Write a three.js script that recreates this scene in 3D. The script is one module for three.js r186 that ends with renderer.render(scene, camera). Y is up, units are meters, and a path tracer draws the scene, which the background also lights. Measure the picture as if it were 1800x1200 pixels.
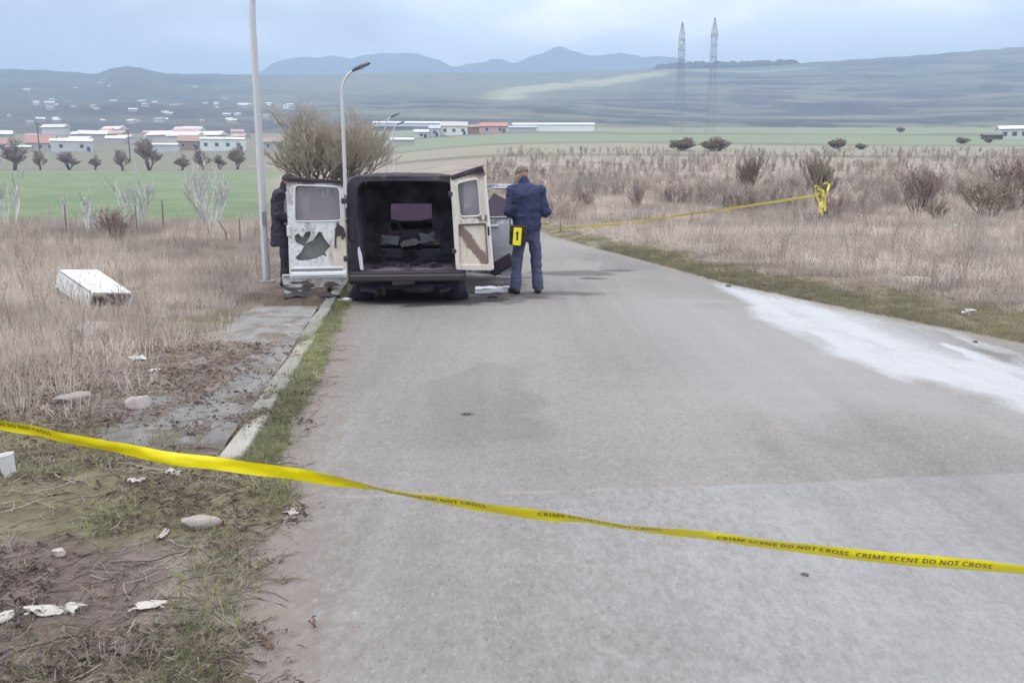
import * as THREE from 'three';
import { mergeGeometries, mergeVertices } from 'three/addons/utils/BufferGeometryUtils.js';
import { MarchingCubes } from 'three/addons/objects/MarchingCubes.js';
import { RoundedBoxGeometry } from 'three/addons/geometries/RoundedBoxGeometry.js';

// ---------------------------------------------------------------- camera, sky, sun, exposure
const scene = new THREE.Scene();
const V = (x, y, z) => new THREE.Vector3(x, y, z);
const EYE = 1.72;
const camera = new THREE.PerspectiveCamera(2 * Math.atan(600 / 1500) * 180 / Math.PI, 1800 / 1200, 0.1, 20000);
camera.position.set(0, EYE, 0);
camera.rotation.x = -Math.atan(295 / 1500);
scene.add(camera);
const renderer = new THREE.WebGLRenderer({ antialias: true });
renderer.setSize(1024, 682);
renderer.toneMapping = THREE.LinearToneMapping;
renderer.toneMappingExposure = 1.76;
renderer.shadowMap.enabled = true;

function rng(seed) { let a = seed >>> 0; return () => { a = (a + 0x6D2B79F5) | 0; let t = Math.imul(a ^ (a >>> 15), 1 | a); t = (t + Math.imul(t ^ (t >>> 7), 61 | t)) ^ t; return ((t ^ (t >>> 14)) >>> 0) / 4294967296; }; }
const lerp = (a, b, t) => a + (b - a) * t, clamp = (x, a = 0, b = 1) => Math.min(b, Math.max(a, x));
const smooth = (a, b, x) => { const t = clamp((x - a) / (b - a)); return t * t * (3 - 2 * t); };
function hash(x, y) { let h = Math.imul(x, 374761393) ^ Math.imul(y, 668265263); h = Math.imul(h ^ (h >>> 13), 1274126177); return ((h ^ (h >>> 16)) >>> 0) / 4294967296; }
function noise(x, y) { const i = Math.floor(x), j = Math.floor(y); let u = x - i, v = y - j; u = u * u * (3 - 2 * u); v = v * v * (3 - 2 * v); const a = hash(i, j), b = hash(i + 1, j), c = hash(i, j + 1), d = hash(i + 1, j + 1); return a + (b - a) * u + (c - a) * v + (a - b - c + d) * u * v; }
function fbm(x, y, o = 4) { let s = 0, w = 0.5, n = 0; for (let k = 0; k < o; k++) { s += w * noise(x, y); n += w; w *= 0.5; x = x * 2.03 + 17.1; y = y * 2.03 + 5.7; } return s / n; }
function table(rows, x) { if (x <= rows[0][0]) return rows[0][1]; for (let i = 1; i < rows.length; i++) if (x <= rows[i][0]) { const [a, p] = rows[i - 1], [b, q] = rows[i]; return lerp(p, q, (x - a) / (b - a)); } return rows[rows.length - 1][1]; }
const mix3 = (a, b, t) => [lerp(a[0], b[0], t), lerp(a[1], b[1], t), lerp(a[2], b[2], t)];

{ // overcast sky: pale blue air near the horizon, soft cloud sheets above
  const W = 1024, H = 512, d = new Float32Array(W * H * 4);
  for (let j = 0; j < H; j++) for (let i = 0; i < W; i++) {
    const el = (j / (H - 1) - 0.5) * Math.PI, az = i / W * Math.PI * 2, e = Math.max(el, 0);
    const dx = Math.cos(az), dz = Math.sin(az), s = 1 / (Math.sin(e) + 0.13);
    const n = fbm(dx * s * 1.0 + 40, dz * s * 1.0 + 40, 6), m = fbm(dx * s * 0.7 + 9, dz * s * 0.7 + 70, 5);
    const cover = smooth(0.42, 0.60, n + (fbm(dx * s * 3.1, dz * s * 3.1, 4) - 0.5) * 0.18), flat = smooth(0.25, 0.8, e);
    let c = mix3([0.84, 0.87, 0.92], [0.78, 0.815, 0.875], smooth(0, 0.2, e));
    c = mix3(c, [1.22, 1.17, 1.13], cover);
    c = mix3(c, [0.40, 0.43, 0.49], smooth(0.44, 0.62, m) * 0.9 * smooth(0.05, 0.17, e) * (1 - smooth(0.4, 0.8, e) * 0.6)); c = mix3(c, [0.74, 0.735, 0.745], flat * 0.75);
    const up = lerp(1.50, 2.25, smooth(0.2, 1.3, e)), k = (j * W + i) * 4;
    for (let q = 0; q < 3; q++) d[k + q] = (el < 0 ? [0.30, 0.31, 0.31][q] : c[q]) * up;
    d[k + 3] = 1;
  }
  const t = new THREE.DataTexture(d, W, H, THREE.RGBAFormat, THREE.FloatType);
  t.mapping = THREE.EquirectangularReflectionMapping; t.minFilter = t.magFilter = THREE.LinearFilter; t.needsUpdate = true;
  scene.background = t; scene.environment = t;
}
const sun = new THREE.DirectionalLight(new THREE.Color(1, 0.965, 0.92), 1.0);
sun.position.set(-30, 60, 12); sun.castShadow = true; sun.shadow.radius = 40; sun.shadow.mapSize.set(2048, 2048);
Object.assign(sun.shadow.camera, { left: -40, right: 40, top: 40, bottom: -40, near: 1, far: 200 });
scene.add(sun, sun.target); sun.target.position.set(0, 0, -14);
scene.fog = new THREE.FogExp2(new THREE.Color(0.52, 0.72, 1.0), 0.00052);

// ---------------------------------------------------------------- helpers
const taken = new Set();
function numbered(n) { if (!taken.has(n)) { taken.add(n); return n; } for (let k = 1; ; k++) { const m = `${n}_${String(k).padStart(3, '0')}`; if (!taken.has(m)) { taken.add(m); return m; } } }
function shade(o) { o.traverse(c => { if (c.isMesh) { c.castShadow = c.receiveShadow = true; } }); return o; }
function top(o, name, label, category, group) { o.name = numbered(name); o.userData.label = label; o.userData.category = category; if (group) o.userData.group = group; shade(o); scene.add(o); return o; }
function setting(o, name, kind = 'structure', label) { o.name = numbered(name); o.userData.kind = kind; if (label) o.userData.label = label; shade(o); scene.add(o); return o; }
function part(parent, name, geo, mat, label) { const m = new THREE.Mesh(geo, mat); m.name = name; if (label) m.userData.label = label; parent.add(m); return m; }
function clean(g, uv = true, col = false) { let h = g.index ? g.toNonIndexed() : g; const o = new THREE.BufferGeometry(); o.setAttribute('position', h.attributes.position.clone()); if (h.attributes.normal) o.setAttribute('normal', h.attributes.normal.clone()); else o.computeVertexNormals(); if (uv) o.setAttribute('uv', h.attributes.uv ? h.attributes.uv.clone() : new THREE.BufferAttribute(new Float32Array(h.attributes.position.count * 2), 2)); return o; }
const join = gs => mergeGeometries(gs.map(g => clean(g)));
function box(w, h, d, x = 0, y = 0, z = 0, rx = 0, ry = 0, rz = 0, r = 0) { const g = r ? new RoundedBoxGeometry(w, h, d, 2, r) : new THREE.BoxGeometry(w, h, d); if (rx || ry || rz) g.applyMatrix4(new THREE.Matrix4().makeRotationFromEuler(new THREE.Euler(rx, ry, rz))); return g.translate(x, y, z); }
const col = c => new THREE.Color(c[0], c[1], c[2]);
function mat(c, rough = 0.85, extra = {}) { return new THREE.MeshStandardMaterial({ color: col(c), roughness: rough, ...extra }); }
function texture(w, h, fn, { srgb = true, repeat, wrap } = {}) {
  const d = new Uint8Array(w * h * 4), enc = v => { v = clamp(v); return srgb ? (v <= 0.0031308 ? v * 12.92 : 1.055 * Math.pow(v, 1 / 2.4) - 0.055) : v; };
  for (let j = 0; j < h; j++) for (let i = 0; i < w; i++) { const c = fn((i + 0.5) / w, (j + 0.5) / h), k = (j * w + i) * 4; d[k] = enc(c[0]) * 255; d[k + 1] = enc(c[1]) * 255; d[k + 2] = enc(c[2]) * 255; d[k + 3] = 255; }
  const t = new THREE.DataTexture(d, w, h, THREE.RGBAFormat); t.colorSpace = srgb ? THREE.SRGBColorSpace : THREE.NoColorSpace;
  t.magFilter = THREE.LinearFilter; t.minFilter = THREE.LinearMipmapLinearFilter; t.generateMipmaps = true;
  t.wrapS = t.wrapT = wrap || THREE.RepeatWrapping; if (repeat) t.repeat.set(...repeat); t.needsUpdate = true; return t;
}
// repeating fine grain: a random field blended across its edges so that it tiles
const tileNoise = (f, n) => (u, v) => { const x = u * n, y = v * n, a = f(x, y), b = f(x - n, y), c = f(x, y - n), e = f(x - n, y - n); const s = smooth(0.5, 1, u), t = smooth(0.5, 1, v); return lerp(lerp(a, b, s), lerp(c, e, s), t); };
const grainFn = tileNoise((x, y) => 0.55 * hash(Math.floor(x * 8) + 900, Math.floor(y * 8) + 900) + 0.45 * fbm(x + 50, y + 50, 4), 24);
const grainTex = texture(256, 256, (u, v) => { const g = grainFn(u, v); return [g, g, g]; }, { srgb: false });
const grain = (rx, ry) => { const t = grainTex.clone(); t.repeat.set(rx, ry); t.needsUpdate = true; return t; };

class Acc { // collects cones and blades into one geometry
  constructor() { this.p = []; }
  tri(a, b, c) { this.p.push(a.x, a.y, a.z, b.x, b.y, b.z, c.x, c.y, c.z); }
  cone(a, b, ra, rb, sides = 3) {
    const t = b.clone().sub(a).normalize(), s = Math.abs(t.y) < 0.9 ? V(0, 1, 0) : V(1, 0, 0), u = s.clone().cross(t).normalize(), w = t.clone().cross(u);
    const ring = (c, r, k) => { const q = k / sides * Math.PI * 2; return c.clone().addScaledVector(u, Math.cos(q) * r).addScaledVector(w, Math.sin(q) * r); };
    for (let k = 0; k < sides; k++) { const a0 = ring(a, ra, k), a1 = ring(a, ra, k + 1), b0 = ring(b, rb, k), b1 = ring(b, rb, k + 1); this.tri(a0, b1, b0); this.tri(a0, a1, b1); }
  }
  blade(a, dir, len, w, bend, side) { // a grass blade: three narrowing pieces that droop
    let p = a.clone(), d = dir.clone(); const n = 3;
    for (let k = 0; k < n; k++) { const q = p.clone().addScaledVector(d, len / n), w0 = w * (1 - k / n), w1 = w * (1 - (k + 1) / n); const l0 = p.clone().addScaledVector(side, -w0), r0 = p.clone().addScaledVector(side, w0), l1 = q.clone().addScaledVector(side, -w1), r1 = q.clone().addScaledVector(side, w1); this.tri(l0, r0, r1); if (k < n - 1) this.tri(l0, r1, l1); p = q; d = d.clone().add(V(dir.x * bend, -0.25 * bend, dir.z * bend)).normalize(); }
  }
  build() { const g = new THREE.BufferGeometry(); g.setAttribute('position', new THREE.BufferAttribute(new Float32Array(this.p), 3)); g.computeVertexNormals(); return g; }
}
function tube(pts, radii, sides = 10, caps = true) { // swept tube with a radius for each point
  const n = pts.length, pos = [], idx = [], uv = []; let u = null;
  for (let i = 0; i < n; i++) {
    const t = pts[Math.min(i + 1, n - 1)].clone().sub(pts[Math.max(i - 1, 0)]).normalize();
    if (!u) { u = (Math.abs(t.y) < 0.9 ? V(0, 1, 0) : V(1, 0, 0)).cross(t).normalize(); } else { u = u.sub(t.clone().multiplyScalar(u.dot(t))).normalize(); }
    const w = t.clone().cross(u), r = Array.isArray(radii) ? radii[i] : radii;
    for (let k = 0; k <= sides; k++) { const q = k / sides * Math.PI * 2; const p = pts[i].clone().addScaledVector(u, Math.cos(q) * r).addScaledVector(w, Math.sin(q) * r); pos.push(p.x, p.y, p.z); uv.push(k / sides, i / (n - 1)); }
  }
  for (let i = 0; i < n - 1; i++) for (let k = 0; k < sides; k++) { const a = i * (sides + 1) + k, b = a + sides + 1; idx.push(a, a + 1, b + 1, a, b + 1, b); }
  if (caps) for (const i of [0, n - 1]) { const c = pos.length / 3; pos.push(pts[i].x, pts[i].y, pts[i].z); uv.push(0, 0); for (let k = 0; k < sides; k++) { const a = i * (sides + 1) + k; i ? idx.push(c, a, a + 1) : idx.push(c, a + 1, a); } }
  const g = new THREE.BufferGeometry(); g.setAttribute('position', new THREE.Float32BufferAttribute(pos, 3)); g.setAttribute('uv', new THREE.Float32BufferAttribute(uv, 2)); g.setIndex(idx); g.computeVertexNormals(); return g;
}
function curve(pts, n) { return new THREE.CatmullRomCurve3(pts).getPoints(n); }
function sheet(nu, nv, fn, colour) { // a grid fn(u, v) -> [x, y, z, (s, t)]
  const pos = [], uv = [], idx = [], cs = [];
  for (let j = 0; j <= nv; j++) for (let i = 0; i <= nu; i++) { const p = fn(i / nu, j / nv); pos.push(p[0], p[1], p[2]); uv.push(p.length > 3 ? p[3] : p[0], p.length > 3 ? p[4] : -p[2]); if (colour) { const c = colour(p[0], p[2], p[1]); cs.push(c[0], c[1], c[2]); } }
  for (let j = 0; j < nv; j++) for (let i = 0; i < nu; i++) { const a = j * (nu + 1) + i, b = a + nu + 1; idx.push(a, a + 1, b + 1, a, b + 1, b); }
  const g = new THREE.BufferGeometry(); g.setAttribute('position', new THREE.Float32BufferAttribute(pos, 3)); g.setAttribute('uv', new THREE.Float32BufferAttribute(uv, 2)); if (colour) g.setAttribute('color', new THREE.Float32BufferAttribute(cs, 3)); g.setIndex(idx); g.computeVertexNormals(); return g;
}
function slab(nu, nv, fn, th) { // a curved sheet with thickness th
  const g = sheet(nu, nv, (u, v) => { const p = fn(u, v); return [p[0], p[1], p[2], u, v]; }), P = g.attributes.position, N = g.attributes.normal, n = P.count, pos = [], uv = [], idx = [];
  for (let s = 0; s < 2; s++) for (let i = 0; i < n; i++) { pos.push(P.getX(i) - s * th * N.getX(i), P.getY(i) - s * th * N.getY(i), P.getZ(i) - s * th * N.getZ(i)); uv.push(g.attributes.uv.getX(i), g.attributes.uv.getY(i)); }
  const q = g.index.array; for (let i = 0; i < q.length; i += 3) { idx.push(q[i], q[i + 1], q[i + 2]); idx.push(n + q[i], n + q[i + 2], n + q[i + 1]); }
  const at = (i, j) => j * (nu + 1) + i, edge = (a, b) => idx.push(a, b, n + b, a, n + b, n + a);
  for (let i = 0; i < nu; i++) { edge(at(i + 1, 0), at(i, 0)); edge(at(i, nv), at(i + 1, nv)); } for (let j = 0; j < nv; j++) { edge(at(0, j), at(0, j + 1)); edge(at(nu, j + 1), at(nu, j)); }
  const h = new THREE.BufferGeometry(); h.setAttribute('position', new THREE.Float32BufferAttribute(pos, 3)); h.setAttribute('uv', new THREE.Float32BufferAttribute(uv, 2)); h.setIndex(idx); const o = h.toNonIndexed(); o.computeVertexNormals(); return o;
}
function shapeOf(pts) { const s = new THREE.Shape(); pts.forEach((p, i) => i ? s.lineTo(p[0], p[1]) : s.moveTo(p[0], p[1])); s.closePath(); return s; }
function roundPoly(pts, r) { // polygon with corners rounded by r (number, or one for each corner)
  const out = [], n = pts.length;
  for (let i = 0; i < n; i++) { const a = new THREE.Vector2(...pts[(i + n - 1) % n]), b = new THREE.Vector2(...pts[i]), c = new THREE.Vector2(...pts[(i + 1) % n]), q = Array.isArray(r) ? r[i] : r; if (!q) { out.push([b.x, b.y]); continue; } const d0 = a.clone().sub(b), d1 = c.clone().sub(b), p0 = b.clone().addScaledVector(d0.clone().normalize(), Math.min(q, d0.length() / 2)), p1 = b.clone().addScaledVector(d1.clone().normalize(), Math.min(q, d1.length() / 2)); for (let k = 0; k <= 4; k++) { const t = k / 4, x = (1 - t) * (1 - t) * p0.x + 2 * t * (1 - t) * b.x + t * t * p1.x, y = (1 - t) * (1 - t) * p0.y + 2 * t * (1 - t) * b.y + t * t * p1.y; out.push([x, y]); } }
  return out;
}
function plate(outline, holes, th, bevel = 0.006) { const s = shapeOf(outline); for (const h of holes) s.holes.push(shapeOf(h)); const g = new THREE.ExtrudeGeometry(s, { depth: Math.max(th - 2 * bevel, 0.001), bevelEnabled: bevel > 0, bevelSize: bevel, bevelThickness: bevel, bevelSegments: 1, bevelOffset: -bevel, curveSegments: 4 }); g.translate(0, 0, bevel); g.computeBoundingBox(); const b = g.boundingBox, P = g.attributes.position, u = g.attributes.uv; for (let i = 0; i < P.count; i++) u.setXY(i, (P.getX(i) - b.min.x) / (b.max.x - b.min.x), (P.getY(i) - b.min.y) / (b.max.y - b.min.y)); return g; }

// ---------------------------------------------------------------- terrain
const roadLeft = z => table([[-75, -8.6], [-30, -4.0], [-12, -2.2], [-10.83, -2.1], [-6.81, -1.59], [-5.08, -1.42], [-4.32, -1.18], [-3.75, -1.12], [-3.26, -1.02], [-2.69, -0.87], [0, -0.5], [8, 0]], z);
const roadRight = z => table([[-75, -4.2], [-30, 0.35], [-24.47, 0.97], [-21.1, 1.68], [-18.14, 2.42], [-13.62, 3.38], [-11.31, 4.19], [-9.97, 4.72], [-8.59, 5.26], [-7, 6.1], [-5, 7.9], [-3, 10.6], [8, 15]], z);
const hillTop = b => 1.72 + (305 - table([[-1.3, 150], [-0.85, 118], [-0.6, 130], [-0.53, 133], [-0.467, 139], [-0.45, 130], [-0.435, 126], [-0.417, 130], [-0.387, 139], [-0.333, 139], [-0.28, 141], [-0.227, 141], [-0.133, 137], [0, 138], [0.067, 136], [0.133, 133], [0.18, 128], [0.267, 126], [0.333, 121], [0.467, 108], [0.6, 92], [0.87, 75], [1.3, 110]], b)) / 1500 * 2000;
function terrain(x, z) {
  const d = -z; if (d < 30) return -0.03;
  const b = x / d, t = smooth(-0.3, 0.03, b);
  const L = [[30, -0.03], [60, 0.05], [120, 0.75], [190, 2.4], [260, 4], [400, 12.4], [600, 28.5]], R = [[30, -0.03], [60, 0.8], [100, 2.5], [160, 5.4], [220, 8.6], [300, 13.4], [420, 21], [600, 32.5]];
  const low = d2 => lerp(table(L, d2), table(R, d2), t);
  if (d <= 600) return low(d);
  const bump = (fbm(x * 0.004 + 30, z * 0.004 + 11, 4) - 0.5) * 22 * smooth(600, 1000, d);
  if (d <= 2000) { const q = (d - 600) / 1400, y0 = (low(600) - 1.72) / 600, y1 = (hillTop(b) - 1.72) / 2000; return 1.72 + d * lerp(y0, y1, Math.pow(q, 0.8)) + bump * (1 - smooth(1750, 2000, d)); }
  return Math.max(hillTop(b) * (1 - (d - 2000) / 1400), -5);
}
const TAN = [0.44, 0.365, 0.315], SOIL = [0.17, 0.125, 0.10], GREEN = [0.135, 0.205, 0.10], MOSS = [0.16, 0.155, 0.06];
function landColour(x, z) { return landTone(x, z).map(v => v * 0.8); }
function landTone(x, z) {
  const d = -z, b = x / Math.max(d, 1), n = fbm(x * 0.35 + 5, z * 0.35 + 8, 4), w = fbm(x * 0.03 + 1, z * 0.02 + 3, 3);
  if (d < 600) {
    let c = mix3(TAN, [0.34, 0.275, 0.25], smooth(0.45, 0.7, n));
    const left = 1 - smooth(-0.30, -0.22, b + (w - 0.5) * 0.06);
    // left: winter wheat behind the weeds, then rough grass under the tree row
    if (d > 23) { const g = smooth(24, 27, d + (n - 0.5) * 3) * (1 - smooth(172, 190, d)) * left; c = mix3(c, mix3(GREEN, [0.19, 0.235, 0.13], smooth(0.3, 0.7, n)), g); }
    if (d > 170) c = mix3(c, mix3([0.22, 0.19, 0.15], [0.16, 0.17, 0.10], n), smooth(172, 190, d) * left);
    // middle and right: fallow strips, dark hedges, pale green crops
    const r = 1 - left, dd = d * (1 + (w - 0.5) * 0.12) * (1 + b * 0.25);
    if (d > 60) {
      let s = mix3([0.36, 0.295, 0.25], [0.25, 0.20, 0.165], smooth(0.35, 0.65, n));
      s = mix3(s, mix3([0.33, 0.285, 0.235], [0.24, 0.20, 0.165], w), smooth(112, 120, dd)); s = mix3(s, [0.17, 0.15, 0.11], smooth(142, 150, dd + n * 6) * (1 - smooth(154, 164, dd)));
      s = mix3(s, mix3([0.30, 0.265, 0.21], [0.25, 0.24, 0.17], n), smooth(160, 170, dd)); s = mix3(s, [0.17, 0.155, 0.115], smooth(244, 252, dd + n * 8) * (1 - smooth(260, 272, dd)));
      s = mix3(s, [0.20, 0.245, 0.15], smooth(262, 276, dd + n * 12)); s = mix3(s, mix3([0.17, 0.215, 0.12], [0.24, 0.25, 0.16], n), smooth(310, 340, dd)); s = mix3(s, [0.13, 0.14, 0.10], smooth(390, 402, dd) * (1 - smooth(425, 445, dd))); s = mix3(s, [0.22, 0.25, 0.16], smooth(440, 450, dd));
      c = mix3(c, s, smooth(62, 85, d) * r);
    }
    return c;
  }
  const q = (d - 600) / 1400, f = fbm(b * 14 + 3, q * 7 + 2, 4), f2 = fbm(b * 40 + 13, q * 16 + 7, 3);
  let c = mix3([0.04, 0.043, 0.052], [0.078, 0.072, 0.08], smooth(0.3, 0.7, f2));  // bare woods, tinted bluish with some distance haze put into the colour
  c = mix3(c, [0.13, 0.145, 0.11], smooth(0.46, 0.60, f) * 0.75); const f3 = fbm(b * 9 + q * 3 + 31, q * 34 + b * 10, 3); c = mix3(c, [0.21, 0.20, 0.14], smooth(0.58, 0.68, f3) * 0.6); c = mix3(c, [0.03, 0.035, 0.04], smooth(0.42, 0.34, f3) * 0.7);
  const mid = smooth(-0.34, -0.2, b) * (1 - smooth(0.1, 0.25, b)); c = mix3(c, mix3([0.12, 0.15, 0.10], [0.19, 0.20, 0.13], f2), mid * smooth(0.35, 0.6, q) * 0.8);
  const line = 0.50 + (b + 0.04) * 1.6; c = mix3(c, [0.36, 0.35, 0.22], smooth(0.10, 0.03, Math.abs(q - line) + (f2 - 0.5) * 0.12) * smooth(-0.05, 0, b) * (1 - smooth(0.16, 0.19, b)));
  c = mix3(c, [0.27, 0.30, 0.19], smooth(0.03, 0.01, Math.abs(q - 0.90 + (f - 0.5) * 0.1)) * smooth(0.14, 0.18, b) * (1 - smooth(0.32, 0.36, b)));
  c = mix3(c, [0.055, 0.05, 0.05], (1 - smooth(-0.36, -0.26, b)) * 0.55);
  return c;
}
const landMat = new THREE.MeshStandardMaterial({ vertexColors: true, roughness: 0.95, bumpMap: grain(1, 1), bumpScale: 0.02 });
{
  const rings = [0, 4, 8, 12, 16, 20, 24]; for (let r = 27; r < 3500; r *= 1.0135) rings.push(r); rings.push(3600);
  const angs = []; for (let a = -Math.PI; a < -0.62; a += 0.06) angs.push(a); for (let a = -0.62; a < 0.62; a += 0.0034) angs.push(a); for (let a = 0.62; a < Math.PI; a += 0.06) angs.push(a); angs.push(Math.PI);
  const pts = (u, v) => { const r = rings[Math.round(v * (rings.length - 1))], a = angs[Math.round(u * (angs.length - 1))], x = Math.sin(a) * r, z = -Math.cos(a) * r; return [x, terrain(x, z), z]; };
  setting(new THREE.Mesh(sheet(angs.length - 1, rings.length - 1, pts, landColour), landMat), 'ground');
}
{ // far mountains behind the ridge
  const prof = [[-0.8, 175], [-0.42, 160], [-0.30, 140], [-0.28, 131], [-0.255, 118], [-0.235, 113], [-0.205, 112], [-0.18, 114], [-0.15, 104], [-0.12, 106], [-0.10, 111], [-0.07, 124], [-0.045, 122], [-0.02, 114], [0.005, 121], [0.02, 112], [0.04, 101], [0.055, 97], [0.075, 104], [0.10, 110], [0.13, 106], [0.16, 111], [0.19, 116], [0.24, 130], [0.8, 170]];
  const g = sheet(420, 14, (u, v) => { const b = lerp(-0.8, 0.8, u), d = lerp(3700, 4300, v), y = (305 - table(prof, b)) / 1500 * d + (fbm(b * 60, 4, 4) - 0.5) * 34; return [b * d, lerp(-60, y, Math.pow(v, 0.7)) + (fbm(b * 30 + 7, v * 6, 4) - 0.5) * 110 * v * (1 - v), -d]; });
  setting(new THREE.Mesh(g, mat([0.09, 0.10, 0.10], 1)), 'mountain_range');
}
// soil beside the road: raised above the asphalt with an uneven edge
function leftSoil(x, z) { const e = roadLeft(z) - x, n = fbm(x * 2.2 + 20, z * 2.2 + 31, 4) - 0.5, f = fbm(x * 9 + 3, z * 9 + 1, 3) - 0.5; const walk = smooth(0.5, 0.6, e) * (1 - smooth(1.35, 1.75, e)) * smooth(-5.1, -5.6, z) * smooth(-14, -12, z); return terrain(x, z) + 0.03 + smooth(-0.2, 0.3, e) * 0.055 - 0.03 + n * 0.075 * smooth(-0.2, 0.2, e) + f * 0.028 + smooth(1.5, 3, e) * 0.03 + walk * ((fbm(x * 1.5 + 7, z * 0.9 + 2, 3) - 0.5) * 0.15 + 0.004); }
function rightSoil(x, z) { const e = x - roadRight(z), n = fbm(x * 1.7 + 2, z * 1.7 + 77, 4) - 0.5, f = fbm(x * 8 + 3, z * 8 + 41, 3) - 0.5; return terrain(x, z) + 0.03 + smooth(-0.15, 0.5, e) * 0.09 - 0.03 + n * 0.09 * smooth(-0.1, 0.3, e) + f * 0.03 + smooth(0.6, 2.5, e) * 0.07; }
{
  const soilTex = texture(1024, 1024, (u, v) => { const n = fbm(u * 9, v * 9, 5), f = fbm(u * 70 + 5, v * 70, 3), h = hash(Math.floor(u * 1024), Math.floor(v * 1024)); const k = 0.72 + 0.35 * n + 0.35 * (f - 0.5) + 0.22 * (h - 0.5); const st = smooth(0.70, 0.76, fbm(u * 160 + 9, v * 40 + 2, 2)); return mix3([k, k, k], [1, 0.98, 0.92], st * 0.6); });
  const m = new THREE.MeshStandardMaterial({ vertexColors: true, map: soilTex, roughness: 0.97, bumpMap: grain(3, 3), bumpScale: 0.02 }); soilTex.repeat.set(0.25, 0.25);
  const lc = (x, z) => { const e = roadLeft(z) - x, n = fbm(x * 1.6 + 4, z * 1.6 + 2, 4), k = fbm(x * 0.9 + 60, z * 0.9 + 12, 3); let c = mix3([0.25, 0.19, 0.17], [0.36, 0.295, 0.265], smooth(0.35, 0.65, n)); c = mix3(c, TAN, smooth(-7, -11, z) * smooth(1.5, 3, e)); c = mix3(c, [0.27, 0.25, 0.115], smooth(0.50, 0.62, k) * 0.7 * (1 - smooth(3.5, 6, e))); c = mix3(c, [0.13, 0.085, 0.06], smooth(-9.6, -10.8, z) * (1 - smooth(-13.5, -15, z)) * (1 - smooth(1.0, 2.2, e + (n - 0.5) * 1.6)) * 0.8); c = mix3(c, [0.17, 0.185, 0.07], (1 - smooth(0.28, 0.36, e)) * smooth(-4.6, -5, z) * 0.8); return c.map(v => v * 0.82); };
  setting(new THREE.Mesh(sheet(150, 330, (u, v) => { const z = -0.8 - 29 * Math.pow(v, 1.5), x = lerp(roadLeft(z) + 0.35, -4 - 0.72 * (-z), Math.pow(u, 1.6)); return [x, leftSoil(x, z), z]; }, lc), m), 'verge_soil');
  const rc = (x, z) => { const e = x - roadRight(z), n = fbm(x * 1.3 + 4, z * 1.3 + 52, 4), pq = fbm(x * 2.6 + 14, z * 2.6 + 2, 4), wide = 0.9 + (n - 0.5) * 1.4 + smooth(-16, -8, z) * 0.6; let c = mix3(TAN, [0.29, 0.23, 0.20], smooth(0.4, 0.65, n)); c = mix3(c, mix3(MOSS, [0.24, 0.21, 0.11], n), 1 - smooth(wide - 0.2, wide + 0.4, e)); c = mix3(c, [0.36, 0.29, 0.21], smooth(0.50, 0.62, pq) * 0.75); c = mix3(c, [0.15, 0.10, 0.07], smooth(0.44, 0.36, pq) * 0.5); c = mix3(c, [0.14, 0.10, 0.065], 1 - smooth(0.02, 0.14, e + (n - 0.5) * 0.1)); return c.map(v => v * 0.82); };
  setting(new THREE.Mesh(sheet(150, 300, (u, v) => { const z = -2 - 68 * Math.pow(v, 1.4), x = roadRight(z) - 0.3 + 45 * Math.pow(u, 2.2); return [x, rightSoil(x, z), z]; }, rc), m), 'verge_bank');
}
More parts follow.
